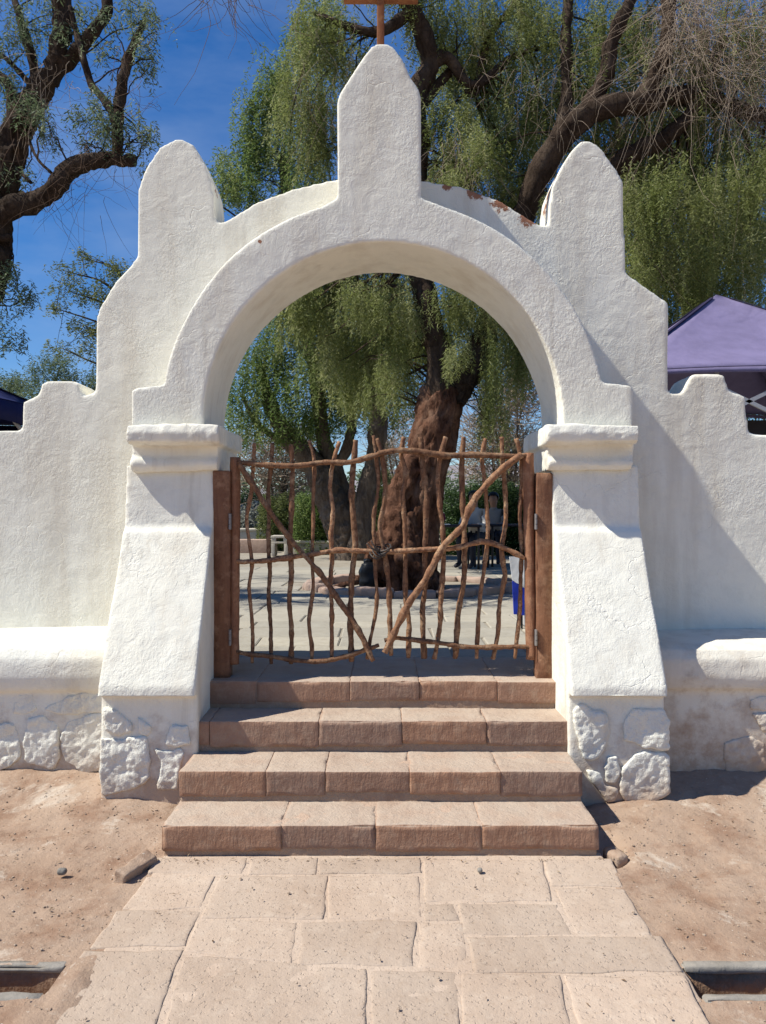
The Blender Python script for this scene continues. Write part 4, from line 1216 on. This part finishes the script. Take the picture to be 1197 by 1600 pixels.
T5.clumps([(-150, 150, 70, 50, 7.4, 1), (-230, 230, 60, 50, 7.6, 1), (-120, 280, 40, 40, 7.2, .8), (-300, 80, 80, 50, 8, 1), (-200, 330, 50, 40, 8.8, 1), (-350, 330, 60, 50, 9.6, 1.2), (-260, 400, 60, 40, 10.4, 1)], 0.065, 0.013, 80, (0.2, 0.6), 0.034, droop=0.5, drift=0.6)  # unseen crown clumps left of the frame, added to break up the courtyard sunlight
T5.hang([(60, 200, 50, 60, 7.9), (100, 300, 50, 30, 7.8), (210, 110, 30, 60, 7.7), (160, 230, 40, 30, 7.7), (50, 60, 60, 60, 8)], 26, (0.2, 0.5), 0.0025, M_TWIGDARK, 0.45)
T5.hang([(90, 120, 40, 30, 7.9), (60, 165, 25, 20, 7.9)], 28, (0.2, 0.45), 0.003, M_TWIG, 0.45)
T5.finish()

# pepper tree behind the right-hand tent
D3 = 13.5
b3 = P(1120, 880, D3); b3.z = CZ
T3 = Tree('pepper_tree', 'dense hanging pepper tree rising behind the purple tent', tuple(b3), M_BARK, M_LEAF)
T3.limb([P(1120, 900, D3), P(1110, 700, D3), P(1090, 520, D3), P(1100, 380, D3), P(1080, 200, D3), P(1100, 50, D3)], [0.4, 0.3, 0.26, 0.2, 0.15, 0.08], 'trunk', 16, 0.25)
T3.limb([P(1095, 500, D3), P(1030, 400, D3), P(990, 300, D3), P(960, 180, D3)], [0.16, 0.13, 0.1, 0.06])
T3.limb([P(1100, 420, D3), P(1170, 330, D3), P(1210, 200, D3)], [0.15, 0.12, 0.07])
T3.clumps([(1000, 360, 50, 60, 13, 1), (1010, 470, 40, 60, 13, 1.1), (1070, 470, 50, 60, 13, 1.2), (1130, 420, 60, 60, 13, 1.2), (1190, 480, 50, 60, 13, 1.2), (1150, 560, 60, 50, 13.4, 1), (1060, 560, 40, 60, 13.4, 1), (1040, 200, 70, 70, 13.4, 1), (1150, 240, 70, 90, 13.4, 1.1), (1000, 250, 40, 50, 13.4, .8), (920, 130, 60, 70, 13.6, .7), (1050, 90, 80, 60, 13.4, .8), (1180, 120, 60, 80, 13.4, .8), (830, 230, 50, 60, 14, .7), (880, 300, 40, 40, 14, .6), (760, 200, 50, 50, 14, .6), (1230, 350, 60, 120, 13.4, 1.2), (980, 540, 30, 50, 14, .8), (1190, 620, 60, 60, 14, 1), (790, 100, 60, 60, 14, .5)],
          0.10, 0.020, 100, (0.5, 1.3), 0.046)
T3.finish()

# distant trees at the left
for k, (bx, by, dd, spec, lab, lm) in enumerate([
    (235, 850, 21, [(110, 425, 34, 12, 21, .45), (140, 405, 28, 12, 20.6, .4), (185, 430, 30, 20, 21, .7), (108, 455, 38, 14, 21, .5), (160, 465, 38, 20, 21, .8), (88, 482, 24, 12, 21, .35), (132, 508, 40, 18, 21, .7), (180, 515, 40, 28, 21, .9), (98, 545, 34, 14, 21, .4), (155, 560, 40, 20, 21, .7), (205, 470, 30, 30, 21, .8), (230, 540, 50, 60, 21, 1)], 'feathery olive green tree seen between the left merlon and the edge', M_LEAFY),
    (80, 850, 27, [(30, 605, 36, 22, 27, 1.2), (75, 590, 34, 22, 26.5, 1.2), (115, 600, 34, 20, 27, 1.2), (95, 570, 28, 14, 27, .8), (-10, 610, 40, 24, 27, 1.2), (60, 620, 60, 16, 26, 1), (150, 610, 30, 20, 27, 1), (50, 660, 90, 40, 27, 1.4)], 'rounded grey-green tree low behind the left battlement', M_LEAFGREY)]):
    bb = P(bx, by, dd); bb.z = CZ
    T = Tree('distant_tree', lab, tuple(bb), M_BARK, lm)
    T.limb([bb, P(bx - 6, 720, dd), P(bx - 12, 620, dd), P(bx - 30, spec[0][1] + 90, dd)], [0.25, 0.2, 0.15, 0.08], 'trunk', 10, 0.2)
    for sp_ in spec[:10]:
        T.limb([P(bx - 25, spec[0][1] + 110, dd), P((bx + sp_[0]) / 2, sp_[1] + 25, dd), P(sp_[0], sp_[1], dd)], [0.06, 0.035, 0.012], 'branch', 6, 0.2)
    T.clumps(spec, 0.12, 0.03, 120, (0.3, 0.8), 0.06, droop=0.25 if k == 0 else 0.3, drift=0.9, subs=14)
    T.finish()

# ------------------------------------------------------------------ courtyard plants
def bush(name, label, x0, x1, ytop, ybase_d, mat, n, ll=0.07, lw=0.03, cat='shrub', group=None, depth=0.8):
    d_ = ybase_d
    a, b = (x0 - CX) * d_ / F, (x1 - CX) * d_ / F
    ztop = EYE + (CY - ytop) * d_ / F
    loc = ((a + b) / 2, d_, CZ)
    t = thing(name, label, cat, group, loc)
    mt = Matrix.Translation(-Vector(loc))
    mb = MB()
    for k in range(5):
        xx_ = random.uniform(a + .1, b - .1)
        mb.tube([(xx_, d_, CZ - .05), (xx_ + random.uniform(-.1, .1), d_, (CZ + ztop) / 2), (xx_ + random.uniform(-.2, .2), d_, ztop - .1)], [0.03, .02, .008], 6, 0.1, k, 0.1)
    under(mb.build('stems', M_BARK, None, True), t, mt)
    h = ztop - CZ
    c = RNG.uniform(-1, 1, (n, 3))
    lump = fbm(np.column_stack([c[:, 0] * (b - a), c[:, 1] * 0, c[:, 2] * 0]), 1.6, 2, int(x0)) * 0.12
    p = np.column_stack([(a + b) / 2 + c[:, 0] * (b - a) / 2, d_ + c[:, 1] * depth, CZ + (c[:, 2] * .5 + .5) * h * (1 + lump)])
    keep = (np.abs(c[:, 0]) ** 4 + np.abs(c[:, 1]) ** 3 + np.clip(c[:, 2], 0, 1) ** 5) < 1.05
    p = p[keep]
    v, f, tt = leaves_np(p, np.full(len(p), 0.12), ll, lw, 0.04, RNG, 0.8, 2, 0.1)
    leaf_obj('foliage', [(v, f, tt)], mat, t, mt)
    return t
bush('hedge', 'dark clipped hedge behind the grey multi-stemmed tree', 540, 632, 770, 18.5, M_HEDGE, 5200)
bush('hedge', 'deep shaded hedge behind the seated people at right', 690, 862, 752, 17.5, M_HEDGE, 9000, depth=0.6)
bush('leafy_shrub', 'bright green bushy shrub beside the low courtyard kerb', 455, 525, 776, 18.0, M_LEAFG, 4200)
bush('leafy_shrub', 'olive shrub behind the square concrete block', 405, 462, 770, 19.5, M_LEAFY, 3200)
bush('silver_shrub', 'silvery pale shrub above the long white bench at left', 355, 412, 785, 21.0, M_PALE, 900, 0.11, 0.06)
bush('yellow_shrub', 'small yellow-green sunlit shrub left of the huge trunk', 575, 630, 745, 16.8, M_LEAFY, 1500)
bush('tree_line', 'long grey-green line of shrubs far behind the courtyard', -500, 1600, 738, 30.0, M_LEAFGREY, 24000, 0.16, 0.07, depth=1.5)
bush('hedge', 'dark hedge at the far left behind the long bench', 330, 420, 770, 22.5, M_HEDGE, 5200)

def bare_shrub(label, specs, dd, n=420):
    x, y = specs[0][:2]
    bb = P(x, y, dd); bb.z = CZ
    t = thing('bare_shrub', label, 'shrub', None, tuple(bb))
    mt = Matrix.Translation(-Vector(bb))
    mb = MB()
    for k in range(6):
        e = P(x + random.uniform(-30, 30), y - random.uniform(0, 40), dd)
        mb.tube([bb + Vector((random.uniform(-.15, .15), 0, -.05)), (bb + e) / 2 + Vector((random.uniform(-.2, .2), 0, 0)), e], [0.05, 0.035, 0.015], 6, 0.2, k, 0.15)
    under(mb.build('stems', M_BARKGREY, None, True), t, mt)
    L = []
    for (px_, py_, rx, ry) in specs:
        c = np.array(P(px_, py_, dd)); R = np.array([rx, (rx + ry) * .4, ry]) * dd / F
        s = c + RNG.uniform(-1, 1, (n, 3)) * R
        m_ = 6
        az = RNG.random(n) * 6.28
        dv = np.column_stack([np.cos(az), np.sin(az), RNG.uniform(-0.4, 1.3, n)])
        ln = RNG.uniform(0.3, 0.9, n)
        tt = np.linspace(0, 1, m_)[None, :, None]
        L.append(s[:, None, :] + dv[:, None, :] * ln[:, None, None] * tt + np.cumsum(RNG.standard_normal((n, m_, 3)) * 0.03, axis=1))
    v, q = ribbons(np.concatenate(L), 0.009, RNG)
    o = under(link('twigs', mesh_np('tw', v, q), M_TWIG), t, mt); o['kind'] = 'stuff'
bare_shrub('grey bare twiggy shrub behind the left gate leaf', [(440, 740, 40, 40), (400, 720, 40, 40), (470, 720, 30, 40)], 20.0)
bare_shrub('pale bare twiggy tree right of the huge trunk', [(790, 660, 45, 60), (820, 600, 30, 50), (760, 700, 40, 50), (810, 720, 40, 40)], 19.0, 520)
bare_shrub('small bare shrub seen between the two trunks', [(630, 690, 26, 36), (600, 720, 20, 30)], 21.0, 220)

# ------------------------------------------------------------------ courtyard furniture
kerb_ring = thing('tree_kerb', 'low ring of rough stones around the huge trunk', 'kerb', None, (0.35, 9.75, CZ))
kmt = Matrix.Translation((-0.35, -9.75, -CZ))
for k in range(16):
    a = k / 16 * 2 * math.pi
    w = 0.24
    c = Vector((0.35 + 1.25 * math.cos(a), 9.75 + 1.1 * math.sin(a), CZ))
    me = rounded_box((-w, -0.09, -0.03), (w, 0.09, random.uniform(0.05, 0.10)), 0.03, 0.06, ((5, 0.02), (16, 0.008)), 700 + k)
    o = link('stone', me, M_PINKST, kerb_ring)
    o.matrix_parent_inverse = kmt
    o.location = c
    o.rotation_euler = (0, 0, a + math.pi / 2 + random.uniform(-.1, .1))

# square concrete block with openings
bd = 16.6
cbp = P(437, 868, bd)
cb = thing('concrete_block', 'square hollow pale concrete block standing in the courtyard', 'block', None, (cbp.x, bd, CZ))
cmt = Matrix.Translation((-cbp.x, -bd, -CZ))
s = bd / F
x0, x1, zt = (424 - CX) * s, (450 - CX) * s, EYE + (CY - 837) * s
for nm, lo, hi in [('upright', (x0, bd, CZ), (x0 + .075, bd + .4, zt - .17)), ('upright', (x1 - .085, bd, CZ), (x1, bd + .4, zt - .17)), ('crossbar', (x0, bd, zt - .17), (x1, bd + .4, zt - .13)),
                   ('upright', (x0, bd, zt - .13), (x0 + .10, bd + .4, zt - .05)), ('upright', (x1 - .10, bd, zt - .13), (x1, bd + .4, zt - .05)), ('top_slab', (x0 - .01, bd - .01, zt - .05), (x1 + .01, bd + .42, zt))]:
    under(link(nm, rounded_box(lo, hi, 0.006, 0.1, ((6, 0.002),), 3), M_CONC), cb, cmt)

def low_wall(name, label, x0, x1, yt, dd, dep, mat, cat, cap=True):
    a, b = (x0 - CX) * dd / F, (x1 - CX) * dd / F
    zt = EYE + (CY - yt) * dd / F
    t = thing(name, label, cat, None, ((a + b) / 2, dd, CZ))
    mt = Matrix.Translation((-(a + b) / 2, -dd, -CZ))
    under(link('body', rounded_box((a, dd, CZ - .05), (b, dd + dep, zt - (.06 if cap else 0)), 0.015, 0.2, ((3, 0.008),), int(x0)), mat), t, mt)
    if cap:
        n = max(2, int((b - a) / 0.7))
        for k in range(n):
            under(link('cap_slab', rounded_box((a + (b - a) * k / n + .004, dd - .03, zt - .058), (a + (b - a) * (k + 1) / n - .004, dd + dep + .03, zt), 0.012, 0.12, ((5, 0.004),), 7 + k), mat), t, mt)
low_wall('long_bench', 'long pale concrete bench under the silvery shrub', 340, 431, 826, 19.5, 0.5, M_CONC, 'bench')
low_wall('edging_kerb', 'low pinkish stone kerb in front of the long bench', 335, 422, 843, 18.0, 0.3, M_PINKST, 'kerb', False)
low_wall('edging_kerb', 'low beige kerb below the bright green shrub', 452, 620, 845, 17.3, 0.4, M_CONC, 'kerb')

# black bag by the trunk
bag = P(574, 912, 9.35); bag.z = CZ
t = thing('black_bag', 'crumpled black bag leaning on the roots of the huge trunk', 'bag', None, tuple(bag))
me = rounded_box((-0.11, -0.10, 0), (0.12, 0.12, 0.34), 0.09, 0.03, ((9, 0.03), (25, 0.012)), 801)
o = link('sack', me, M_BLACK, t)
link('knot', rounded_box((-0.05, -0.04, 0.29), (0.05, 0.05, 0.39), 0.035, 0.02, ((18, 0.016),), 803), M_BLACK, t)

# blue and white board standing just behind the right jamb
sgd = 6.25
A0, A1 = P(796, 870, sgd), P(832, 868, sgd)
zt, zb_ = A0.z, CZ + 0.02
sg = thing('sign_board', 'small blue and white folding board standing behind the right gate leaf', 'sign', None, (A0.x + .1, sgd, CZ))
smt = Matrix.Translation((-(A0.x + .1), -sgd, -CZ))
def plate(name, poly, y0, y1, mat):
    me = bm_merge([prism(poly, y0, y1)])
    return under(link(name, me, mat), sg, smt)
xl, xr_ = A0.x, A1.x
hgt = zt - zb_
xb = xl + 0.036
plate('white_face', [(xl, zt), (xr_ - .065, zt), (xr_ - .065, zb_ + hgt * 0.56), (xl + 0.024, zb_ + hgt * .665)], sgd, sgd + .012, M_SIGNWHITE)
plate('blue_face', [(xl + 0.024, zb_ + hgt * .66), (xr_ - .065, zb_ + hgt * 0.55), (xr_ - .065, zb_ + .09), (xb, zb_ + .10)], sgd - .002, sgd + .014, M_SIGNBLUE)
plate('side_panel', [(xr_ - .075, zt - .03), (xr_ - .03, zt - .02), (xr_ - .035, zb_), (xr_ - .055, zb_)], sgd + .02, sgd + .25, M_METAL)
under(MB().box((xl + .07, sgd + .015, CZ), (xl + .085, sgd + .03, zt - .05)).box((xr_ - .09, sgd + .015, CZ), (xr_ - .076, sgd + .03, zt - .05)).build('leg', M_BLACK), sg, smt)

# ------------------------------------------------------------------ market tents
def tent(label, peak_px, pd, half, zeave, mat, mat_tape, back, inner=None, valance=0.22):
    pk = P(peak_px[0], peak_px[1], pd)
    cx, cy, zp = pk.x, pd, pk.z
    t = thing('market_tent', label, 'tent', 'pop-up market tents', (cx, cy, CZ))
    mt = Matrix.Translation((-cx, -cy, -CZ))
    corners = [(cx - half, cy - half), (cx + half, cy - half), (cx + half, cy + half), (cx - half, cy + half)]
    n = 14
    for k in range(4):
        (ax, ay), (bx, by) = corners[k], corners[(k + 1) % 4]
        V, Fq = [], []
        for i in range(n + 1):
            f = i / n
            for j in range(n + 1):
                u = j / n
                ex, ey = ax + (bx - ax) * u, ay + (by - ay) * u
                lift = 0.10 * (1 - (2 * u - 1) ** 2) * f ** 2
                sag = -0.09 * math.sin(math.pi * f) * (1 - 0.5 * (2 * u - 1) ** 2) * (4 * u * (1 - u)) ** 0.4
                V.append((cx + (ex - cx) * f, cy + (ey - cy) * f, zp + (zeave - zp) * f + lift * 0.6 + sag))
        for i in range(n):
            for j in range(n):
                a = i * (n + 1) + j
                Fq.append((a, a + 1, a + n + 2, a + n + 1))
        me = mesh_np('c', np.array(V), np.array(Fq))
        o = under(link('canopy_panel', me, mat), t, mt)
        sd = o.modifiers.new('s', 'SOLIDIFY'); sd.thickness = 0.006
        # short valance along each eave
        V, Fq = [], []
        for j in range(n + 1):
            u = j / n
            ex, ey = ax + (bx - ax) * u, ay + (by - ay) * u
            z = zeave + 0.06 * (1 - (2 * u - 1) ** 2)
            V += [(ex, ey, z - 0.004), (ex, ey, z - valance * (1 - 0.12 * math.sin(u * 9)))]
        for j in range(n):
            Fq.append((2*j, 2*j + 2, 2*j + 3, 2*j + 1))
        o = under(link('valance', mesh_np('v', np.array(V), np.array(Fq)), mat), t, mt)
        sd = o.modifiers.new('s', 'SOLIDIFY'); sd.thickness = 0.006
        # tape over the hip and a leg under each corner
        hip = [Vector((cx + (ax - cx) * f, cy + (ay - cy) * f, zp + (zeave - zp) * f + 0.012)) for f in (0.06, 0.3, 0.6, 0.98)]
        mb = MB()
        for q in range(3): mb.bar(hip[q], hip[q + 1], 0.035, 0.006)
        under(mb.build('hip_tape', mat_tape), t, mt)
        ix, iy = cx + (ax - cx) * 0.985, cy + (ay - cy) * 0.985
        under(MB().box((ix - .02, iy - .02, CZ - .01), (ix + .02, iy + .02, zeave - .02)).build('leg', M_METAL), t, mt)
        # scissor truss
        mb = MB()
        q0, q1 = Vector((ax, ay, 0)), Vector((bx, by, 0))
        q0, q1 = q0.lerp(Vector((cx, cy, 0)), 0.02), q1.lerp(Vector((cx, cy, 0)), 0.02)
        m_ = 4
        for q in range(m_):
            pa, pb = q0.lerp(q1, q / m_), q0.lerp(q1, (q + 1) / m_)
            za, zc = zeave - 0.06, zeave - 0.42
            mb.bar((pa.x, pa.y, za if q % 2 else zc), (pb.x, pb.y, zc if q % 2 else za), 0.022, 0.032)
            mb.bar((pa.x, pa.y, zc if q % 2 else za), (pb.x, pb.y, za if q % 2 else zc), 0.022, 0.032)
        under(mb.build('truss', M_METAL), t, mt)
    pm = MB(); pm.bar((cx, cy, zeave - .4), (cx, cy, zp - .02), 0.035); 
    under(pm.build('centre_pole', M_METAL), t, mt)
    if back:
        mb = MB(); mb.box((cx - half + .05, cy + half - .05, CZ + .1), (cx + half - .05, cy + half - .04, zeave - .05))
        under(mb.build('back_wall', M_DARKC), t, mt)
    if inner:
        mb = MB(); mb.box((cx - half + .06, cy - .02, CZ + .1), (cx + half - .2, cy, zeave - 0.25))
        under(mb.build('inner_sheet', inner), t, mt)
tent('faded purple pop-up market tent behind the right-hand wall', (1120, 461), 8.0, 1.5, 2.73, M_PURPLE, M_PURPLED, True, valance=0.05)
tent('dark navy pop-up tent just showing behind the left-hand wall', (-150, 545), 8.3, 1.5, 2.60, M_NAVY, M_PURPLED, True, M_BLUE)

# ------------------------------------------------------------------ seated people, tables and stools in the shade
def person(loc, rz, label, shirt, hatm=None, seat=0.45):
    t = thing('person', label, 'person', None, loc)
    t.rotation_euler = (0, 0, rz)
    J = {'pel': ((0, 0, seat + .09), .145), 'bel': ((0, .02, seat + .25), .135), 'che': ((0, .06, seat + .43), .15), 'nb': ((0, .085, seat + .55), .075), 'nk': ((0, .10, seat + .60), .052), 'hd0': ((0, .125, seat + .67), .078), 'hd1': ((0, .14, seat + .75), .092), 'hd2': ((0, .135, seat + .83), .062)}
    E = [('pel', 'bel'), ('bel', 'che'), ('che', 'nb'), ('nb', 'nk'), ('nk', 'hd0'), ('hd0', 'hd1'), ('hd1', 'hd2')]
    for s, q in ((-1, 'l'), (1, 'r')):
        J.update({q + 'sh': ((s * .17, .07, seat + .50), .062), q + 'el': ((s * .23, .17, seat + .28), .045), q + 'wr': ((s * .12, .37, seat + .27), .032), q + 'ha': ((s * .09, .44, seat + .28), .034),
                  q + 'hi': ((s * .09, .03, seat + .07), .095), q + 'kn': ((s * .12, .45, seat + .06), .065), q + 'an': ((s * .12, .43, .09), .042), q + 'to': ((s * .13, .60, .04), .038)})
        E += [('che', q + 'sh'), (q + 'sh', q + 'el'), (q + 'el', q + 'wr'), (q + 'wr', q + 'ha'), ('pel', q + 'hi'), (q + 'hi', q + 'kn'), (q + 'kn', q + 'an'), (q + 'an', q + 'to')]
    names = list(J)
    me = bpy.data.meshes.new('body')
    me.from_pydata([J[k][0] for k in names], [(names.index(a), names.index(b)) for a, b in E], [])
    o = bpy.data.objects.new('tmp', me); COL.objects.link(o)
    o.modifiers.new('sk', 'SKIN')
    for k, nm in enumerate(names):
        sv = me.skin_vertices[0].data[k]; sv.radius = (J[nm][1], J[nm][1]); sv.use_root = (nm == 'pel')
    sb = o.modifiers.new('sb', 'SUBSURF'); sb.levels = sb.render_levels = 2
    dg = bpy.context.evaluated_depsgraph_get()
    body = bpy.data.meshes.new_from_object(o.evaluated_get(dg))
    bpy.data.objects.remove(o)
    body.polygons.foreach_set('use_smooth', np.ones(len(body.polygons), bool))
    for mm in (shirt, M_TROUSER, M_SKIN): body.materials.append(mm)
    mi = []
    for pl in body.polygons:
        c = pl.center
        if c.z > seat + .585 or (c.y > .33 and abs(c.x) < .2 and c.z > seat + .17): mi.append(2)
        elif c.z < seat + .16: mi.append(1)
        else: mi.append(0)
    body.polygons.foreach_set('material_index', mi)
    link('body', body, None, t)
    # hair cap and the small features of the face
    hb = bmesh.new(); bmesh.ops.create_icosphere(hb, subdivisions=3, radius=0.104, matrix=Matrix.Translation((0, .125, seat + .775)))
    bmesh.ops.delete(hb, geom=[f for f in hb.faces if f.calc_center_median().y > .165 and f.calc_center_median().z < seat + .80 or f.calc_center_median().z < seat + .70], context='FACES')
    hm = bpy.data.meshes.new('hair'); hb.to_mesh(hm); hb.free()
    hm.polygons.foreach_set('use_smooth', np.ones(len(hm.polygons), bool))
    link('hair', hm, hatm or M_HAIR, t)
    fb = MB()
    fb.tube([(0, .225, seat + .765), (0, .252, seat + .735), (0, .228, seat + .728)], [.008, .014, .01], 6, 0, 0, .01)
    fb.tube([(-.022, .226, seat + .70), (0, .232, seat + .698), (.022, .226, seat + .70)], .005, 6, 0, 0, .01)
    fb.build('face', M_SKIN, t, True)
    return t

def stool(loc, label):
    t = thing('stool', label, 'stool', 'stools in the shade', loc)
    link('seat', rounded_box((-.17, -.16, .41), (.17, .16, .45), 0.02, 0.08, ((4, .001),), 2), M_BLACK, t)
    for a, b in ((-1, -1), (1, -1), (1, 1), (-1, 1)):
        MB().tube([(a * .14, b * .13, .42), (a * .17, b * .16, 0)], .016, 8, 0, 0, .2).build('leg', M_BLACK, t, True)
def table(loc, w, dp, label, m_=M_TROUSER):
    t = thing('table', label, 'table', 'tables in the shade', loc)
    link('table_top', rounded_box((-w/2, -dp/2, .70), (w/2, dp/2, .74), .01, .15, ((4, .001),), 2), m_, t)
    for a, b in ((-1, -1), (1, -1), (1, 1), (-1, 1)):
        MB().tube([(a * (w/2 - .05), b * (dp/2 - .05), .71), (a * (w/2 - .05), b * (dp/2 - .05), 0)], .02, 8, 0, 0, .2).build('leg', M_IRON, t, True)

def gpos(x, y):
    p = GR(x, y, CZ); return (p.x, p.y, CZ)
pa = gpos(745, 886)
stool(pa, 'black stool under the person in the white shirt')
person(pa, 2.6, 'seated person in a white shirt leaning forward in the deep shade', M_SHIRT)
pb = gpos(772, 880)
stool(pb, 'black stool under the person in pale grey')
person(pb, 2.9, 'smaller seated person in pale grey clothes beside the white shirt', M_PALESHIRT, None)
tb = gpos(742, 905)
table(gpos(708, 888), 0.9, 0.6, 'dark table beside the huge trunk with a magenta bundle on it')
tp = gpos(708, 888)
bun = thing('bundle', 'rounded magenta cloth bundle on the dark table', 'bundle', None, (tp[0] - 0.30, tp[1], CZ + .74))
link('cloth', rounded_box((-.17, -.14, 0), (.17, .14, .22), 0.10, 0.03, ((6, .02), (20, .006)), 91), M_MAGENTA, bun)
pap = thing('paper_sheet', 'white sheet of paper at the edge of the dark table', 'paper', None, (tp[0] - .2, tp[1] - .2, CZ + .741))
link('sheet', rounded_box((-.13, -.09, 0), (.13, .09, .012), 0.005, 0.05, ((6, .002),), 92), M_SIGNWHITE, pap)
table(gpos(806, 884), 1.0, 0.6, 'dark table at the right under the hedge')

# ------------------------------------------------------------------ loose stones and gravel
rk = GR(210, 1360)
r1 = link('kerb_stone', rounded_box((-0.03, -0.10, -0.05), (0.035, 0.10, 0.042), 0.012, 0.012, ((8, 0.010), (26, 0.006)), 910), M_DIRT)
r1.location = (rk.x, rk.y, 0.0); r1.rotation_euler = (0.03, 0.25, -0.42)
tag(r1, 'broken edging stone sticking up at the left edge of the paving by the lowest step', 'stone')
rk = GR(962, 1336)
r1 = link('loose_stone', rounded_box((-0.035, -0.06, -0.05), (0.035, 0.06, 0.02), 0.018, 0.015, ((9, 0.01), (25, 0.004)), 911), M_DIRT)
r1.location = (rk.x, rk.y, 0.0); r1.rotation_euler = (0, 0, 0.3)
tag(r1, 'small stone in the pit beside the lowest step', 'stone')
rk = GR(97, 1368)
r1 = link('pebble', rounded_box((-0.018, -0.013, -0.006), (0.018, 0.013, 0.018), 0.010, 0.006, ((30, 0.004),), 912), M_KERB)
r1.location = (rk.x, rk.y, 0.012)
tag(r1, 'dark pebble lying alone on the dirt at left', 'pebble')
rk = GR(750, 1366)
r1 = link('pebble', rounded_box((-0.010, -0.010, -0.004), (0.010, 0.010, 0.012), 0.007, 0.005, ((30, 0.003),), 913), M_KERB)
r1.location = (rk.x, rk.y, 0.014)
tag(r1, 'dark pebble on the paving in front of the lowest step', 'pebble')

rk_v, rk_f, nn = [], [], 0
ico = bmesh.new(); bmesh.ops.create_icosphere(ico, subdivisions=1, radius=1.0)
iv = np.array([v_.co[:] for v_ in ico.verts]); ifc = np.array([[v_.index for v_ in f.verts] for f in ico.faces]); ico.free()
N = 14000
gxp = RNG.uniform(-3.4, 3.4, N); gyp = RNG.uniform(1.6, 4.3, N)
ok = (np.abs(gxp) > 1.02) & ~((gyp > 3.95) & (np.abs(gxp) < 1.5)) & ~((gyp > TR0 - .03) & (gyp < TR1 + .04))
few = (np.abs(gxp) <= 1.02) & (gyp < 3.4) & (RNG.random(N) < 0.15)
sel = ok | few
gxp, gyp = gxp[sel], gyp[sel]
q3 = np.column_stack([gxp, gyp, np.zeros(len(gxp))])
gzp = ground_h(gxp, gyp) + np.where(np.abs(gxp) < 1.02, 0.012, 0.014 * fbm(q3, 1.6, 3, 5) + 0.0055 * fbm(q3, 7, 4, 9, 0.6) + 0.002)
rs_ = 0.0014 + 0.006 * RNG.random(len(gxp)) ** 7 + np.where(np.abs(gxp) < 1.02, -0.0006, 0.0004)
sc3 = RNG.uniform(0.6, 1.3, (len(gxp), 1, 3)) * rs_[:, None, None]
sc3[:, :, 2] *= 0.7
V = iv[None] * sc3 * RNG.uniform(0.75, 1.2, (len(gxp), len(iv), 1)) + np.column_stack([gxp, gyp, gzp])[:, None, :]
Fq = ifc[None] + (np.arange(len(gxp)) * len(iv))[:, None, None]
gv = link('gravel', mesh_np('gravel', V.reshape(-1, 3), Fq.reshape(-1, 3), False), stone_mat('gravel_stone', (0.40, 0.30, 0.22), (0.32, 0.225, 0.16), (0.5, 0.42, 0.34), 8.0, 0.3))
tag(gv, 'fine loose gravel scattered over the dirt', 'gravel', kind='stuff')

# dry leaf litter caught on the dirt and along the steps and walls
N = 900
lx = np.concatenate([RNG.uniform(-3.2, 3.2, N), RNG.uniform(-1.0, 1.0, 60)])
ly = np.concatenate([1.7 + 2.5 * RNG.random(N) ** 0.6, 3.44 - 0.06 * RNG.random(60)])
ok = ~((np.abs(lx) < 1.02) & (RNG.random(len(lx)) < 0.85) & (ly < 3.38)) & ~((ly > 3.38) & (np.abs(lx) < 1.0) & (ly > 3.45)) & ~((ly > 3.93) & (np.abs(lx) < 1.5)) & ~((np.abs(ly - 2.54) < 0.12) & (np.abs(lx) > 1))
lx, ly = lx[ok], ly[ok]
q3 = np.column_stack([lx, ly, np.zeros(len(lx))])
lz = ground_h(lx, ly) + np.where(np.abs(lx) < 1.02, 0.008, 0.014 * fbm(q3, 1.6, 3, 5) + 0.0055 * fbm(q3, 7, 4, 9, 0.6) + 0.005)
an = RNG.random(len(lx)) * 6.28
dv = np.column_stack([np.cos(an), np.sin(an), RNG.uniform(-.15, .3, len(lx))]); sv = np.column_stack([-np.sin(an), np.cos(an), RNG.uniform(-.3, .3, len(lx))])
LL = RNG.uniform(0.008, 0.028, len(lx))[:, None]; WW = RNG.uniform(0.0015, 0.004, len(lx))[:, None]
b0 = np.column_stack([lx, ly, lz])
V = np.stack([b0, b0 + dv * LL * .5 + sv * WW + [0, 0, .002], b0 + dv * LL, b0 + dv * LL * .5 - sv * WW + [0, 0, .002]], 1).reshape(-1, 3)
me = mesh_np('litter', V, np.arange(len(V)).reshape(-1, 4), False)
at = me.attributes.new('tint', 'FLOAT', 'POINT'); at.data.foreach_set('value', np.repeat(RNG.random(len(lx)), 4).astype(np.float32))
tag(link('leaf_litter', me, leaf_mat('dry_leaf', (0.13, 0.08, 0.045), (0.22, 0.14, 0.08), (0.34, 0.26, 0.16), 0.2)), 'dry leaf litter scattered over the dirt', 'leaves', kind='stuff')
